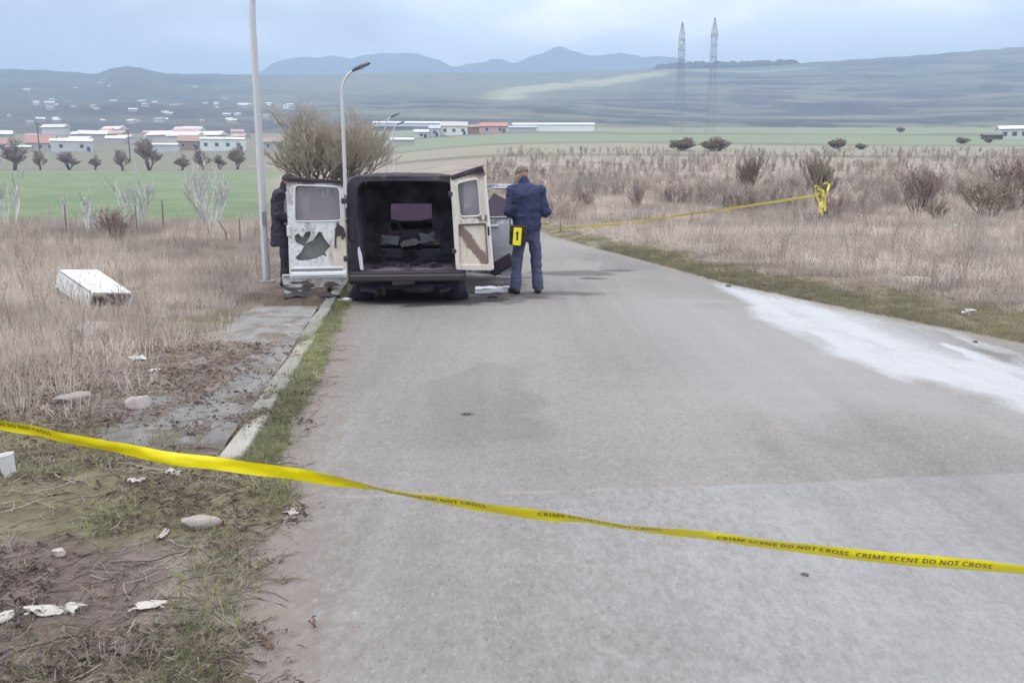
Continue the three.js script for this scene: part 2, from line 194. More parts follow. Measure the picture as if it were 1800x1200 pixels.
// ---------------------------------------------------------------- road and old pavement
{
  const up = [[-13.3, 3.5], [-13.06, 3.75], [-11.57, 4.1], [-10.83, 4.45], [-9.41, 4.68], [-7.21, 4.78], [-5.5, 5.0], [-4.6, 5.2]], lo = [[-13.3, 3.3], [-13.06, 3.2], [-10.17, 3.05], [-8.45, 3.12], [-7.11, 3.42], [-6.04, 3.8], [-5.3, 4.25], [-4.6, 4.9]];
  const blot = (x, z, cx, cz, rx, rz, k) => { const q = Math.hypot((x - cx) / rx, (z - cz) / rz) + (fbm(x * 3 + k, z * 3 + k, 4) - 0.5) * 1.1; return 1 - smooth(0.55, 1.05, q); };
  const roadTex = texture(2048, 2048, (u, v) => {
    const x = -4 + 14 * u, z = -32 + 32 * v, n = fbm(x * 0.8 + 3, z * 0.5 + 9, 5), f = fbm(x * 38, z * 22, 2), h = hash(Math.floor(u * 2048), Math.floor(v * 2048));
    const lane = Math.sin((x - roadLeft(Math.max(z, -30))) * 2.1 + 0.6), str = fbm(x * 7 + 2, z * 0.25 + 8, 3); let k = 0.262 + (n - 0.5) * 0.10 + (f - 0.5) * 0.05 + (h - 0.5) * 0.06 + (str - 0.5) * 0.05 * (0.6 + 0.4 * lane); let c = [k, k * 0.955, k * 0.925]; if (h > 0.985) c = [k * 1.25, k * 1.21, k * 1.16]; else if (h < 0.012) c = [k * 0.68, k * 0.65, k * 0.63];
    const cx = fbm(x * 0.55 + 90, z * 0.55 + 30, 5), cr = smooth(0.0035, 0.001, Math.abs(cx - 0.5)) * smooth(0.45, 0.6, fbm(x * 0.3 + 7, z * 0.3 + 55, 2)); c = mix3(c, [0.10, 0.09, 0.085], cr * 0.12); const pt = smooth(0.60, 0.64, fbm(x * 0.45 + 70, z * 0.3 + 20, 4)); c = mix3(c, [c[0] * 0.86, c[1] * 0.86, c[2] * 0.87], pt);
    const wash = smooth(0.52, 0.68, fbm(x * 0.5 + 31, z * 0.28 + 4, 4)) * smooth(0.5, 2.5, x) * smooth(-4.5, -6.5, z); c = mix3(c, [0.38, 0.38, 0.385], wash * 0.5); // dried powder film
    const seam = -4.45 - 0.105 * x + (fbm(x * 1.5, 3, 3) - 0.5) * 0.12, near = smooth(-0.015, 0.015, z - seam), spread = smooth(-0.3, 1.6, x + (f - 0.5) * 1.2);
    if (near > 0) c = mix3(c, [k * 1.22, k * 1.22, k * 1.26], near * spread * (0.55 + 0.45 * n));
    c = mix3(c, [0.36, 0.31, 0.29], smooth(0.035, 0.01, Math.abs(z - seam)) * smooth(0.4, 0.6, fbm(x * 6 + 4, 8, 2)) * (1 - smooth(1.0, 2.0, x)) * 0.6);
    const t1 = table(up, z), t0 = table(lo, z); if (z < -4.4 && z > -13.6) { const wob = (fbm(x * 2.2 + 3, z * 0.9 + 5, 4) - 0.5) * 0.75, in0 = smooth(-0.16, 0.2, x - t0 + wob), in1 = smooth(-0.1, 0.16, t1 - x + wob * 0.8), gap = 1 - 0.75 * smooth(0.60, 0.68, fbm(x * 2.4 + 41, z * 0.7 + 3, 4)) * smooth(0.45, 0.9, (x - t0) / Math.max(t1 - t0, 0.1)); const body = in0 * in1 * gap, gr = fbm(x * 30, z * 20, 3), cl = fbm(x * 5 + 8, z * 2.2 + 4, 4), tr = smooth(0.10, 0.03, Math.abs(x - t0 - 0.55 + 0.1 * Math.sin(z))) * 0.12, a = clamp(body * (0.72 + 0.5 * cl) - tr * body + (gr - 0.5) * 0.3 * Math.sqrt(body)) * smooth(0.02, 0.2, body); c = mix3(c, [0.50 + (h - 0.5) * 0.08, 0.515 + (h - 0.5) * 0.08, 0.545], clamp(a)); if (body > 0.003 && h > 1 - 0.12 * smooth(0.003, 0.2, body)) c = mix3(c, [0.55, 0.56, 0.58], 0.5); }
    let s = Math.max(blot(x, z, -1.45, -13.4, 2.1, 2.2, 5), blot(x, z, -1.4, -11.95, 1.7, 0.95, 9)) * 0.93; s = Math.max(s, blot(x, z, 1.15, -15.0, 0.85, 0.5, 8) * 0.6, blot(x, z, 1.9, -15.4, 0.35, 0.22, 2) * 0.65, blot(x, z, 1.35, -14.2, 0.28, 0.22, 3) * 0.8, blot(x, z, 0.45, -12.35, 0.9, 0.3, 13) * 0.6);  // soot round the van, also painting its contact shadow into the asphalt
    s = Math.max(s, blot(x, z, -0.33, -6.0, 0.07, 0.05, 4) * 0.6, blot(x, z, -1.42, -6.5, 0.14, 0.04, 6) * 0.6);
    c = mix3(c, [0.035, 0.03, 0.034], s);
    const edge = x - roadLeft(z); c = mix3(c, [0.23, 0.19, 0.165], (1 - smooth(0.05, 0.45, edge + (f - 0.5) * 0.5)) * 0.7); const er = roadRight(z) - x; c = mix3(c, [0.26, 0.225, 0.195], (1 - smooth(0.02, 0.35, er + (f - 0.5) * 0.4)) * 0.7);
    return [c[0] * 0.765, c[1] * 0.755, c[2] * 0.75];
  }, { wrap: THREE.ClampToEdgeWrapping });
  const g = sheet(24, 180, (u, v) => { const z = 8 - 83 * Math.pow(v, 1.2), x = lerp(roadLeft(z) - 0.4, roadRight(z) + 0.5, u); return [x, terrain(x, z) + 0.03, z, (x + 4) / 14, (z + 32) / 32]; });
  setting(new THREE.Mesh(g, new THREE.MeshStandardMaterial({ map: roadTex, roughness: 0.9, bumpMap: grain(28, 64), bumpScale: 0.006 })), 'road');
  const slabTex = texture(512, 512, (u, v) => { const k = 0.30 + (fbm(u * 12, v * 12, 5) - 0.5) * 0.16 + (hash(Math.floor(u * 512), Math.floor(v * 512)) - 0.5) * 0.08; return mix3([k, k * 0.96, k * 0.94], [0.20, 0.16, 0.13], smooth(0.52, 0.66, fbm(u * 7 + 9, v * 7 + 4, 4)) * 0.8); });
  setting(new THREE.Mesh(sheet(12, 60, (u, v) => { const z = -4.9 - 6 * v, x = roadLeft(z) - 0.39 - 0.95 * u; return [x, 0.046 - 0.10 * smooth(0.06, 0, v) - 0.03 * smooth(0.8, 1, u) + (fbm(x * 1.1, z * 1.1, 3) - 0.5) * 0.02, z, x * 0.5, z * 0.5]; }), new THREE.MeshStandardMaterial({ map: slabTex, roughness: 0.95, bumpMap: grain(6, 40), bumpScale: 0.01 })), 'pavement');
}
{ // kerb stones, one by one
  const r = rng(5), kerb = new THREE.Group();
  const m = [[0.26, 0.25, 0.235], [0.32, 0.305, 0.285], [0.41, 0.39, 0.36]].map((c, i) => new THREE.MeshStandardMaterial({ color: col(c), roughness: 0.92, bumpMap: grain(3, 3), bumpScale: 0.01 }));
  const geos = [0, 1, 2].map(k => { const g = mergeVertices(new RoundedBoxGeometry(0.155, 0.24, 0.9, 4, 0.035).deleteAttribute('normal').deleteAttribute('uv')), P = g.attributes.position; for (let i = 0; i < P.count; i++) { const x = P.getX(i), y = P.getY(i), z = P.getZ(i); const q = (fbm(x * 14 + k * 9 + 40, z * 9 + y * 7 + 20, 3) - 0.5) * 0.035; P.setXYZ(i, x * (1 + q * 2), y + q, z + q); } g.computeVertexNormals(); const uv = new Float32Array(P.count * 2); for (let i = 0; i < P.count; i++) { uv[2 * i] = P.getX(i) + P.getY(i); uv[2 * i + 1] = P.getZ(i); } g.setAttribute('uv', new THREE.BufferAttribute(uv, 2)); return g; });
  const pale = [2, 0, 1, 2, 0, 1, 0, 1, 0, 0, 0, 0]; let z = -4.95;
  for (let k = 0; k < 12; k++) { const L = 0.72 + r() * 0.35, zc = z - L / 2, s = part(kerb, 'kerb_stone', geos[k % 3], m[pale[k]]); s.position.set(roadLeft(zc) - 0.31 + (r() - 0.5) * 0.02, -0.066 + (r() - 0.5) * 0.034, zc); s.scale.set(1, 1, L / 0.9); s.rotation.set((r() - 0.5) * 0.02, 0.09 + (r() - 0.5) * 0.03, (r() - 0.5) * 0.06); z -= L + 0.015; }
  setting(kerb, 'kerb');
}
// ---------------------------------------------------------------- burnt van
const SOOT = [0.040, 0.029, 0.048];
const sootTex = texture(256, 256, (u, v) => { const n = fbm(u * 6, v * 6, 5), r = smooth(0.62, 0.76, fbm(u * 9 + 30, v * 9 + 4, 4)); let c = mix3([0.024, 0.019, 0.027], [0.056, 0.046, 0.060], smooth(0.3, 0.75, n)); return mix3(c, [0.15, 0.115, 0.10], r * 0.7); });
const soot = new THREE.MeshStandardMaterial({ map: sootTex, roughness: 0.75, bumpMap: grain(2, 2), bumpScale: 0.004 });
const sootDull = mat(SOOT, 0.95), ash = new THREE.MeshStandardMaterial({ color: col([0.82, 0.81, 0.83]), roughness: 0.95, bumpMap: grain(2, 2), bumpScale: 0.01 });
const steel = mat([0.07, 0.062, 0.068], 0.55, { metalness: 0.6 });
const skirt = mat([0.022, 0.016, 0.026], 0.95), lining = new THREE.MeshStandardMaterial({ map: texture(256, 256, (u, v) => mix3([0.055, 0.042, 0.06], [0.20, 0.165, 0.20], smooth(0.25, 0.75, fbm(u * 6 + 3, v * 6 + 8, 5)))), roughness: 0.8 });  // lining: interior metal made paler than the soot to brighten the dim load space
const paint = (seed, fn) => new THREE.MeshPhysicalMaterial({ map: texture(512, 512, (u, v) => { const n = fbm(u * 5 + seed, v * 7 + seed, 5), f = fbm(u * 26 + seed, v * 30, 3); const b = fn(u, v, n, f), sm = fbm(u * 11 + seed * 3, v * 3.2 + seed, 5), sp = fbm(u * 40 + seed, v * 44, 3); let c = mix3([0.66, 0.675, 0.69], [0.50, 0.495, 0.485], clamp((n - 0.35) * 1.6)); c = mix3(c, [0.20, 0.185, 0.185], smooth(0.54, 0.72, sm) * 0.55); c = mix3(c, [0.22, 0.13, 0.08], smooth(0.66, 0.74, sp) * 0.5); c = mix3(c, [0.60, 0.50, 0.38], clamp(b[1])); c = mix3(c, [0.17, 0.115, 0.10], clamp(b[2] || 0)); return mix3(c, [0.030, 0.022, 0.034], clamp(b[0])); }), roughness: 0.55, clearcoat: 0.15, clearcoatRoughness: 0.5 });
const sideMat = paint(3, (u, v, n) => [smooth(0.30, 0.44, n + (v - 0.35) * 0.8 + 0.1), smooth(0.3, 0.5, n), 0]);
const smokedGlass = new THREE.MeshPhysicalMaterial({ color: col([0.56, 0.54, 0.58]), roughness: 0.28, transmission: 0.75, thickness: 0, transparent: false });
const screenGlass = new THREE.MeshPhysicalMaterial({ color: col([0.34, 0.29, 0.36]), roughness: 0.5, transmission: 0.85, thickness: 0 });
{
  const van = new THREE.Group(); van.position.set(-1.405, 0, -11.42); van.rotation.y = 0.085;
  const HW = 0.77;
  // sides
  const arch = (c, r) => { const a = []; for (let k = 0; k <= 10; k++) { const q = Math.PI * (k / 10); a.push([c + Math.cos(q) * r, 0.26 + Math.sin(q) * r]); } return a; };
  const side = [[0.0, 0.26], [0.0, 1.35], [0.05, 1.58], [0.16, 1.65], [2.25, 1.68], [2.5, 1.63], [3.1, 0.96], [3.75, 0.86], [3.93, 0.70], [3.95, 0.28], ...arch(3.25, 0.36).map(p => [p[0], p[1]]), ...arch(0.5, 0.34)];
  const doorHole = roundPoly([[1.85, 0.36], [2.86, 0.36], [2.86, 1.12], [2.42, 1.55], [1.85, 1.56]], 0.06);
  for (const s of [-1, 1]) { const g = plate(side, [doorHole], 0.05, 0.008); g.rotateY(Math.PI / 2); g.translate(s * HW - (s > 0 ? 0.05 : 0), 0, 0); part(van, 'side_panel', g, sideMat, 'burnt white side panel with an empty front door opening'); }
  part(van, 'roof', slab(20, 24, (u, v) => { const x = (u * 2 - 1), z = -2.42 * v; return [x * 0.745, 1.715 - 0.06 * Math.pow(Math.abs(x), 4) - 0.012 * x * x - 0.05 * smooth(0.06, 0, v) - 0.03 * smooth(0.9, 1, v) + Math.sin(x * 22) * 0.004 * smooth(0.08, 0.16, v), z]; }, -0.02), soot, 'blackened roof with shallow ribs');
  // rear frame round the load opening
  const outer = roundPoly([[-0.785, 0.28], [0.785, 0.28], [0.775, 1.3], [0.735, 1.70], [-0.735, 1.70], [-0.775, 1.3]], [0.03, 0.03, 0.3, 0.15, 0.15, 0.3]), hole = roundPoly([[-0.635, 0.43], [0.635, 0.43], [0.645, 1.2], [0.61, 1.615], [-0.61, 1.615], [-0.645, 1.2]], [0.06, 0.06, 0.2, 0.14, 0.14, 0.2]);
  const rf = plate(outer, [hole], 0.10, 0.015); rf.translate(0, 0, -0.06); part(van, 'rear_frame', rf, soot, 'charred frame round the open rear of the van');
  part(van, 'door_seal', tube(curve(hole.concat([hole[0]]).map(p => V(p[0] * 1.03, (p[1] - 1.02) * 1.02 + 1.02, 0.05)), 120), 0.011, 6, false), sootDull);
  for (const s of [-1, 1]) { // tail lamp remains and a pale unburnt strip on the pillar
    part(van, 'tail_lamp', box(0.075, 0.30, 0.03, s * 0.715, 1.0, 0.052, 0, 0, s * -0.02, 0.012), sootDull, 'melted tail lamp');
  }
  part(van, 'paint_remnant', plate(roundPoly([[-0.622, 0.46], [-0.575, 0.46], [-0.59, 0.66], [-0.628, 0.79], [-0.65, 0.72]], 0.03), [], 0.012, 0.003).translate(0, 0, 0.05), mat([0.58, 0.58, 0.62], 0.6), 'pale strip of unburnt paint on the pillar');
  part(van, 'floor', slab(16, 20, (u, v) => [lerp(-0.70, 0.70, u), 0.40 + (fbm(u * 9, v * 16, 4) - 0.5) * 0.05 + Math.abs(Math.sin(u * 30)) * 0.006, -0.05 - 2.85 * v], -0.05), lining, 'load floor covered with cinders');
  part(van, 'bumper', join([box(1.54, 0.10, 0.12, 0, 0.365, 0.10, 0.1, 0, 0, 0.03), box(1.50, 0.035, 0.10, 0, 0.425, 0.08, 0, 0, 0.004, 0.012), box(0.3, 0.07, 0.03, -0.05, 0.30, 0.13, 0.2, 0, 0.06, 0.01)]), steel, 'bare rear bumper beam');
  part(van, 'tow_bar', join([box(0.9, 0.05, 0.05, 0.05, 0.235, 0.03, 0, 0, 0.03, 0.01), box(0.04, 0.17, 0.04, -0.32, 0.2, 0.04, 0.1, 0, 0.12, 0.01), box(0.16, 0.012, 0.10, 0.5, 0.19, 0.06, 0.5, 0, 0.25), box(0.22, 0.012, 0.08, -0.52, 0.2, 0.07, 0.9, 0, -0.2)]), skirt, 'bent bars hanging under the bumper');
  part(van, 'underbody', join([box(1.3, 0.16, 3.5, 0, 0.25, -1.85), box(0.08, 0.12, 3.0, -0.45, 0.26, -1.8), box(0.08, 0.12, 3.0, 0.45, 0.26, -1.8)]), sootDull);
  part(van, 'exhaust', join([tube(curve([V(0.32, 0.22, 0.08), V(0.3, 0.2, -0.25), V(0.2, 0.22, -1.2), V(0.1, 0.24, -2.6)], 20), 0.022, 8), tube([V(0.36, 0.2, -0.02), V(0.28, 0.2, -0.03), V(0.0, 0.2, -0.06), V(-0.08, 0.2, -0.07)], [0.04, 0.075, 0.075, 0.04], 12)]), steel, 'scorched exhaust silencer');
  part(van, 'axle', tube([V(-0.6, 0.21, -0.42), V(0.6, 0.21, -0.42)], 0.035, 8), steel);
  for (const z of [-0.42, -3.25]) for (const s of [-1, 1]) {
    const w = new THREE.Group(); w.name = 'wheel'; w.position.set(s * 0.65, 0.205, z); w.rotation.z = s * 0.06; van.add(w);
    const prof = [[0.05, -0.07], [0.12, -0.05], [0.17, -0.075], [0.205, -0.08], [0.19, -0.06], [0.185, 0.06], [0.205, 0.08], [0.17, 0.075], [0.12, 0.02], [0.05, 0.03]].map(p => new THREE.Vector2(p[0], p[1]));
    part(w, 'rim', new THREE.LatheGeometry(prof, 20).rotateZ(Math.PI / 2), steel, 'bare rim without its tyre');
    const t = sheet(24, 5, (u, v) => { const q = u * Math.PI * 2, k = v * Math.PI, low = Math.max(0, -Math.sin(q)), rr = 0.198 + 0.07 * Math.sin(k) * (0.4 + fbm(u * 14, 3, 3)); return [(v - 0.5) * 0.21 * (1 + low * 0.7), Math.max(Math.sin(q) * rr, -0.203), Math.cos(q) * rr]; }); part(w, 'tyre_remnant', t, sootDull);
  }
  // front end, windscreen, dashboard
  part(van, 'bonnet', slab(12, 10, (u, v) => { const x = u * 2 - 1; return [x * 0.74, 0.93 - 0.06 * v - 0.12 * Math.pow(v, 6) - 0.05 * Math.pow(Math.abs(x), 3) + (fbm(u * 5, v * 5, 3) - 0.5) * 0.03, -3.03 - 0.88 * v]; }, -0.02), soot);
  part(van, 'front_panel', slab(12, 8, (u, v) => { const x = u * 2 - 1; return [x * 0.75, 0.80 - 0.52 * v, -3.93 + 0.12 * x * x]; }, -0.03), soot);
  const wsF = (u, v) => { const x = u * 2 - 1; return [x * lerp(0.70, 0.64, v), lerp(0.93, 1.63, v), lerp(-3.06, -2.48, v) + 0.06 * x * x]; };
  part(van, 'windscreen', slab(10, 8, wsF, 0.005), screenGlass, 'sooty cracked windscreen');
  part(van, 'windscreen_frame', join([tube([V(-0.73, 0.92, -3.04), V(-0.67, 1.66, -2.42)], 0.035, 6), tube([V(0.73, 0.92, -3.04), V(0.67, 1.66, -2.42)], 0.035, 6), tube([V(-0.67, 1.655, -2.43), V(0, 1.68, -2.47), V(0.67, 1.655, -2.43)], 0.035, 6), tube([V(-0.72, 0.92, -3.05), V(0, 0.92, -3.1), V(0.72, 0.92, -3.05)], 0.03, 6)]), sootDull);
  part(van, 'dashboard', slab(14, 8, (u, v) => { const x = u * 2 - 1; return [x * 0.7, 0.84 - 0.10 * Math.cos(v * 2.6) * (v > 0.2 ? 1 : 0.3) - 0.34 * Math.pow(v, 2) + (fbm(u * 6, v * 4, 4) - 0.5) * 0.06, -2.98 + 0.45 * v]; }, -0.03), soot, 'melted dashboard');
  part(van, 'steering_wheel', new THREE.TorusGeometry(0.18, 0.013, 6, 24).rotateX(-0.5).translate(-0.34, 0.80, -2.42), steel, 'bare steering wheel ring');
  // partition behind the seats with its window opening and the gap below
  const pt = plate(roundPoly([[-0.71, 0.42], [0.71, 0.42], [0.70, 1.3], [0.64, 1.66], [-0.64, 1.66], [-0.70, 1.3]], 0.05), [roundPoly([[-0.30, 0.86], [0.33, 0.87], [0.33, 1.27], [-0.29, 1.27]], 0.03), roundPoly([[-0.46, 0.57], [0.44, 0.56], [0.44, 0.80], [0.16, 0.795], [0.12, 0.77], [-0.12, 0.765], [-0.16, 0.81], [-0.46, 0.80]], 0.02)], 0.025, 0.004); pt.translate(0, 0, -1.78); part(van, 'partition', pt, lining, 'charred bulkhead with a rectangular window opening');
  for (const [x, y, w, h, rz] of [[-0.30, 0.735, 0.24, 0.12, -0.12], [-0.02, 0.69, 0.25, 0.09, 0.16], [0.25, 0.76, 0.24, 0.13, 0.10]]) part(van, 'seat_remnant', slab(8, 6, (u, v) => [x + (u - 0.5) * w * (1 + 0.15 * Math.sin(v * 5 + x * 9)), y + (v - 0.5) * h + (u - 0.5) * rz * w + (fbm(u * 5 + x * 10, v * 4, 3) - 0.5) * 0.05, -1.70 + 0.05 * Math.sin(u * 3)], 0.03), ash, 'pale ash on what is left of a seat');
  for (const s of [-0.36, 0.34]) { const b = [[-0.19, 0], [0.19, 0]].map(([dx]) => tube(curve([V(s + dx, 0.45, -1.95), V(s + dx, 0.7, -1.9), V(s + dx * 0.9, 1.0, -1.86)], 10), 0.014, 6)); b.push(tube([V(s - 0.175, 1.0, -1.86), V(s, 1.03, -1.855), V(s + 0.175, 1.0, -1.86)], 0.014, 6), box(0.42, 0.05, 0.42, s, 0.5, -2.15, 0.05)); for (let k = 0; k < 6; k++) b.push(tube([V(s - 0.18, 0.55 + k * 0.07, -1.92), V(s, 0.53 + k * 0.07, -1.905), V(s + 0.18, 0.55 + k * 0.07, -1.92)], 0.005, 5)); part(van, 'seat_frame', join(b), steel); }
  for (const s of [-1, 1]) part(van, 'added_inner_lining', slab(10, 8, (u, v) => [s * (0.705 - 0.05 * smooth(0.6, 1, v) + (fbm(u * 6, v * 5 + s, 3) - 0.5) * 0.02), lerp(0.46, 1.6, v), -0.06 - 1.68 * u], 0.008), lining, 'added warped lining, pale to brighten the dark interior'); part(van, 'added_roof_lining', slab(10, 10, (u, v) => [lerp(-0.64, 0.64, u), 1.635 + (fbm(u * 5, v * 7, 3) - 0.5) * 0.03 - 0.03 * Math.pow(Math.abs(u * 2 - 1), 3), -0.06 - 1.68 * v], 0.008), lining, 'added ceiling lining, pale to brighten the dark interior');  // side and ceiling panels added to lighten the dark load space
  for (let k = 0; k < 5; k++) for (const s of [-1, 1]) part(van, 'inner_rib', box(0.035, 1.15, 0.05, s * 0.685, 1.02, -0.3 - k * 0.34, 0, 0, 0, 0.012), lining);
  const cr = rng(77); for (let k = 0; k < 14; k++) { const g = new THREE.IcosahedronGeometry(0.05 + cr() * 0.07, 1), P = g.attributes.position; for (let i = 0; i < P.count; i++) { const q = 0.6 + 0.8 * hash(Math.round(P.getX(i) * 500) + k, Math.round(P.getY(i) * 700 + P.getZ(i) * 300)); P.setXYZ(i, P.getX(i) * q * 1.4, P.getY(i) * q * 0.7, P.getZ(i) * q); } g.computeVertexNormals(); g.translate(-0.55 + cr() * 1.1, 0.45, -0.2 - cr() * 1.4); part(van, 'cinder', g, k % 4 == 1 ? steel : sootDull); }

  // rear doors, swung open so that their inner faces look backwards
  { // wide left door: hinge at x = 0, free edge at x = -0.76, y measured from its bottom
    const d = new THREE.Group(); d.name = 'rear_door'; d.position.set(-0.775, 0.375, 0.10); d.rotation.y = 0.10; d.userData.label = 'wide white rear door with smoked window and burnt-through inner panel'; van.add(d);
    const out = roundPoly([[-0.005, 0], [-0.755, 0], [-0.735, 1.23], [-0.70, 1.295], [-0.03, 1.255], [-0.005, 1.0]], [0.03, 0.04, 0.05, 0.04, 0.06, 0.1]);
    const win = roundPoly([[-0.655, 0.74], [-0.065, 0.745], [-0.075, 1.175], [-0.63, 1.20]], 0.05);
    const B = (x, y) => [(x - 633.6) * 0.00157, (945.6 - y) * 0.00157];
    const blob = [[205, 590], [238, 568], [272, 600], [300, 558], [345, 553], [338, 600], [300, 650], [352, 632], [402, 556], [430, 563], [455, 620], [502, 682], [455, 730], [470, 772], [430, 760], [380, 785], [300, 800], [230, 800], [200, 775], [252, 722], [275, 682], [215, 650]].map(p => B(...p));
    const P1 = paint(11, (u, v, n, f) => [Math.max(smooth(0.93, 0.985, v + (n - 0.5) * 0.1), smooth(0.10, 0.03, Math.hypot((u - 0.86) / 0.55, (v - 0.50) / 0.9) + (n - 0.5) * 0.12), smooth(0.97, 1.0, u) * 0.7), smooth(0.55, 0.9, u - Math.abs(v - 0.3) * 0.9 + (n - 0.5) * 0.5) * 0.8, smooth(0.9, 0.96, v + (n - 0.5) * 0.12) * 0.9]);
    part(d, 'door_skin', plate(out, [win, blob], 0.03, 0.006).translate(0, 0, 0.012), P1);
    part(d, 'outer_skin', plate(out.map(p => [p[0] * 0.99 - 0.003, p[1] * 0.99 + 0.006]), [win.map(p => [(p[0] + 0.36) * 0.94 - 0.36, (p[1] - 0.96) * 0.94 + 0.96])], 0.01, 0.002).translate(0, 0, -0.04), mat([0.17, 0.18, 0.18], 0.8), 'grey scorched outer skin seen through the burnt hole');
    part(d, 'window_pane', plate(win.map(p => [(p[0] + 0.36) * 1.02 - 0.36, (p[1] - 0.96) * 1.02 + 0.96]), [], 0.005, 0).translate(0, 0, -0.012), smokedGlass);
    part(d, 'window_frame', tube(curve(win.concat([win[0]]).map(p => V(p[0], p[1], 0.044)), 90), 0.010, 6, false), mat([0.62, 0.63, 0.65], 0.6));
    part(d, 'groove_rail', join([box(0.66, 0.022, 0.012, -0.39, 0.135, 0.046, 0, 0, 0, 0.004), box(0.70, 0.05, 0.03, -0.38, 0.055, 0.05, 0, 0, 0, 0.012)]), mat([0.70, 0.715, 0.73], 0.5));
    part(d, 'lower_groove', box(0.66, 0.018, 0.01, -0.40, 0.108, 0.043), mat([0.20, 0.20, 0.21], 0.8));
    part(d, 'top_trim', box(0.70, 0.045, 0.05, -0.375, 1.262, 0.035, 0, 0, -0.06, 0.012), soot, 'blackened upper edge of the door');
    part(d, 'latch', box(0.05, 0.14, 0.03, -0.735, 0.62, 0.05, 0, 0, 0, 0.01), mat([0.55, 0.56, 0.58], 0.5)); part(d, 'hinge', box(0.07, 0.07, 0.08, -0.02, 0.25, 0.02, 0, 0, 0, 0.015), steel); part(d, 'hinge', box(0.07, 0.07, 0.08, -0.02, 1.0, 0.02, 0, 0, 0, 0.015), steel);
    const hk = plate([[-0.15, 0.64], [-0.10, 0.70], [-0.04, 0.66], [-0.01, 0.55], [-0.06, 0.49], [-0.075, 0.56], [-0.13, 0.545], [-0.16, 0.40], [-0.14, 0.39]], [], 0.02, 0.004).translate(0, 0, 0.045); part(d, 'burnt_trim', hk, mat([0.05, 0.035, 0.04], 0.9), 'charred scrap of trim beside the hinge');
  }
  { // narrow right door, sagging on its hinges
    const d = new THREE.Group(); d.name = 'rear_door'; d.position.set(0.655, 0.46, 0.08); d.rotation.set(0.02, -0.16, 0.052); d.userData.label = 'narrow cream-stained rear door hanging askew'; van.add(d);
    const out = roundPoly([[0, 0.0], [0.505, -0.03], [0.495, 0.6], [0.455, 1.29], [0.40, 1.345], [0.0, 1.235]], [0.03, 0.04, 0.1, 0.06, 0.06, 0.05]);
    const win = roundPoly([[0.10, 0.70], [0.375, 0.70], [0.365, 1.185], [0.085, 1.135]], 0.05), lower = roundPoly([[0.055, 0.07], [0.445, 0.055], [0.44, 0.60], [0.07, 0.60]], 0.03);
    const P2 = paint(23, (u, v, n, f) => [smooth(0.91, 0.95, v + (n - 0.5) * 0.06), 0.35 + 0.3 * n, smooth(0.87, 0.93, v + (n - 0.5) * 0.1) * 0.9 + smooth(0.45, 0.5, v) * (1 - smooth(0.52, 0.56, v)) * smooth(0.5, 0.6, n)]);
    part(d, 'door_skin', plate(out, [win, lower], 0.035, 0.006).translate(0, 0, 0.012), P2);
    const stain = paint(31, (u, v, n, f) => { const q = u - (0.95 - 1.0 * v) + (n - 0.5) * 0.22; return [0, 0.55 + 0.4 * n, Math.max(smooth(0.24, 0.14, Math.abs(q)), smooth(0.86, 0.93, u + (f - 0.5) * 0.06), smooth(0.90, 0.96, v)) * 0.95]; });
    part(d, 'inner_panel', plate(roundPoly([[0.045, 0.06], [0.455, 0.045], [0.45, 0.61], [0.06, 0.61]], 0.03), [], 0.012, 0.002).translate(0, 0, 0.0), stain, 'cream inner panel with a brown scorch running across it');
    part(d, 'window_pane', plate(win.map(p => [(p[0] - 0.23) * 1.04 + 0.23, (p[1] - 0.93) * 1.03 + 0.93]), [], 0.005, 0).translate(0, 0, -0.008), smokedGlass);
    part(d, 'window_frame', tube(curve(win.concat([win[0]]).map(p => V(p[0], p[1], 0.05)), 90), 0.012, 6, false), mat([0.60, 0.575, 0.53], 0.6));
    part(d, 'top_trim', box(0.44, 0.06, 0.06, 0.225, 1.262, 0.03, 0, 0, 0.265, 0.015), soot, 'blackened upper edge of the door'); part(d, 'edge_rail', box(0.03, 1.22, 0.03, 0.478, 0.60, 0.05, 0, 0, 0.03, 0.01), mat([0.66, 0.64, 0.60], 0.5)); part(d, 'hinge', box(0.07, 0.07, 0.08, -0.005, 0.25, 0.01, 0, 0, 0, 0.015), steel); part(d, 'hinge', box(0.07, 0.07, 0.08, -0.005, 1.0, 0.01, 0, 0, 0, 0.015), steel); part(d, 'latch', box(0.03, 0.12, 0.03, 0.47, 0.5, 0.055, 0, 0, 0, 0.008), steel);
  }
  // front doors, hinged at their front edge and standing wide open
  for (const s of [1, -1]) {
    const d = new THREE.Group(); d.name = 'front_door'; d.position.set(s * 0.78, 0.0, -2.86); d.scale.y = 1.07; d.rotation.set(0, s > 0 ? -0.18 : 0.30, s > 0 ? 0.03 : -0.03); van.add(d); d.userData.label = s > 0 ? 'grey scorched passenger door standing open' : 'scorched white driver door standing open behind the rear door';
    const k = p => p.map(q => [q[0] * s, q[1]]), out = k(roundPoly([[0, 0.10], [0.95, 0.0], [1.06, 0.35], [1.08, 0.9], [1.02, 1.42], [0.52, 1.44], [0.0, 0.92]], [0.05, 0.08, 0.1, 0.1, 0.08, 0.1, 0.06])), win = k(roundPoly([[0.13, 0.93], [0.98, 0.93], [0.95, 1.36], [0.55, 1.37]], 0.05));
    const P3 = paint(s > 0 ? 41 : 47, s > 0 ? (u, v, n, f) => [smooth(0.48, 0.66, n + (v - 0.6) * 0.2) * 0.6, 0, smooth(0.5, 0.6, f) * 0.35] : (u, v, n) => [smooth(0.5, 0.62, n) * 0.7, 0.2, 0.1]); P3.color = s > 0 ? col([0.86, 0.88, 0.93]) : col([0.85, 0.85, 0.86]);
    part(d, 'door_skin', plate(out, [win], 0.05, 0.01), P3);
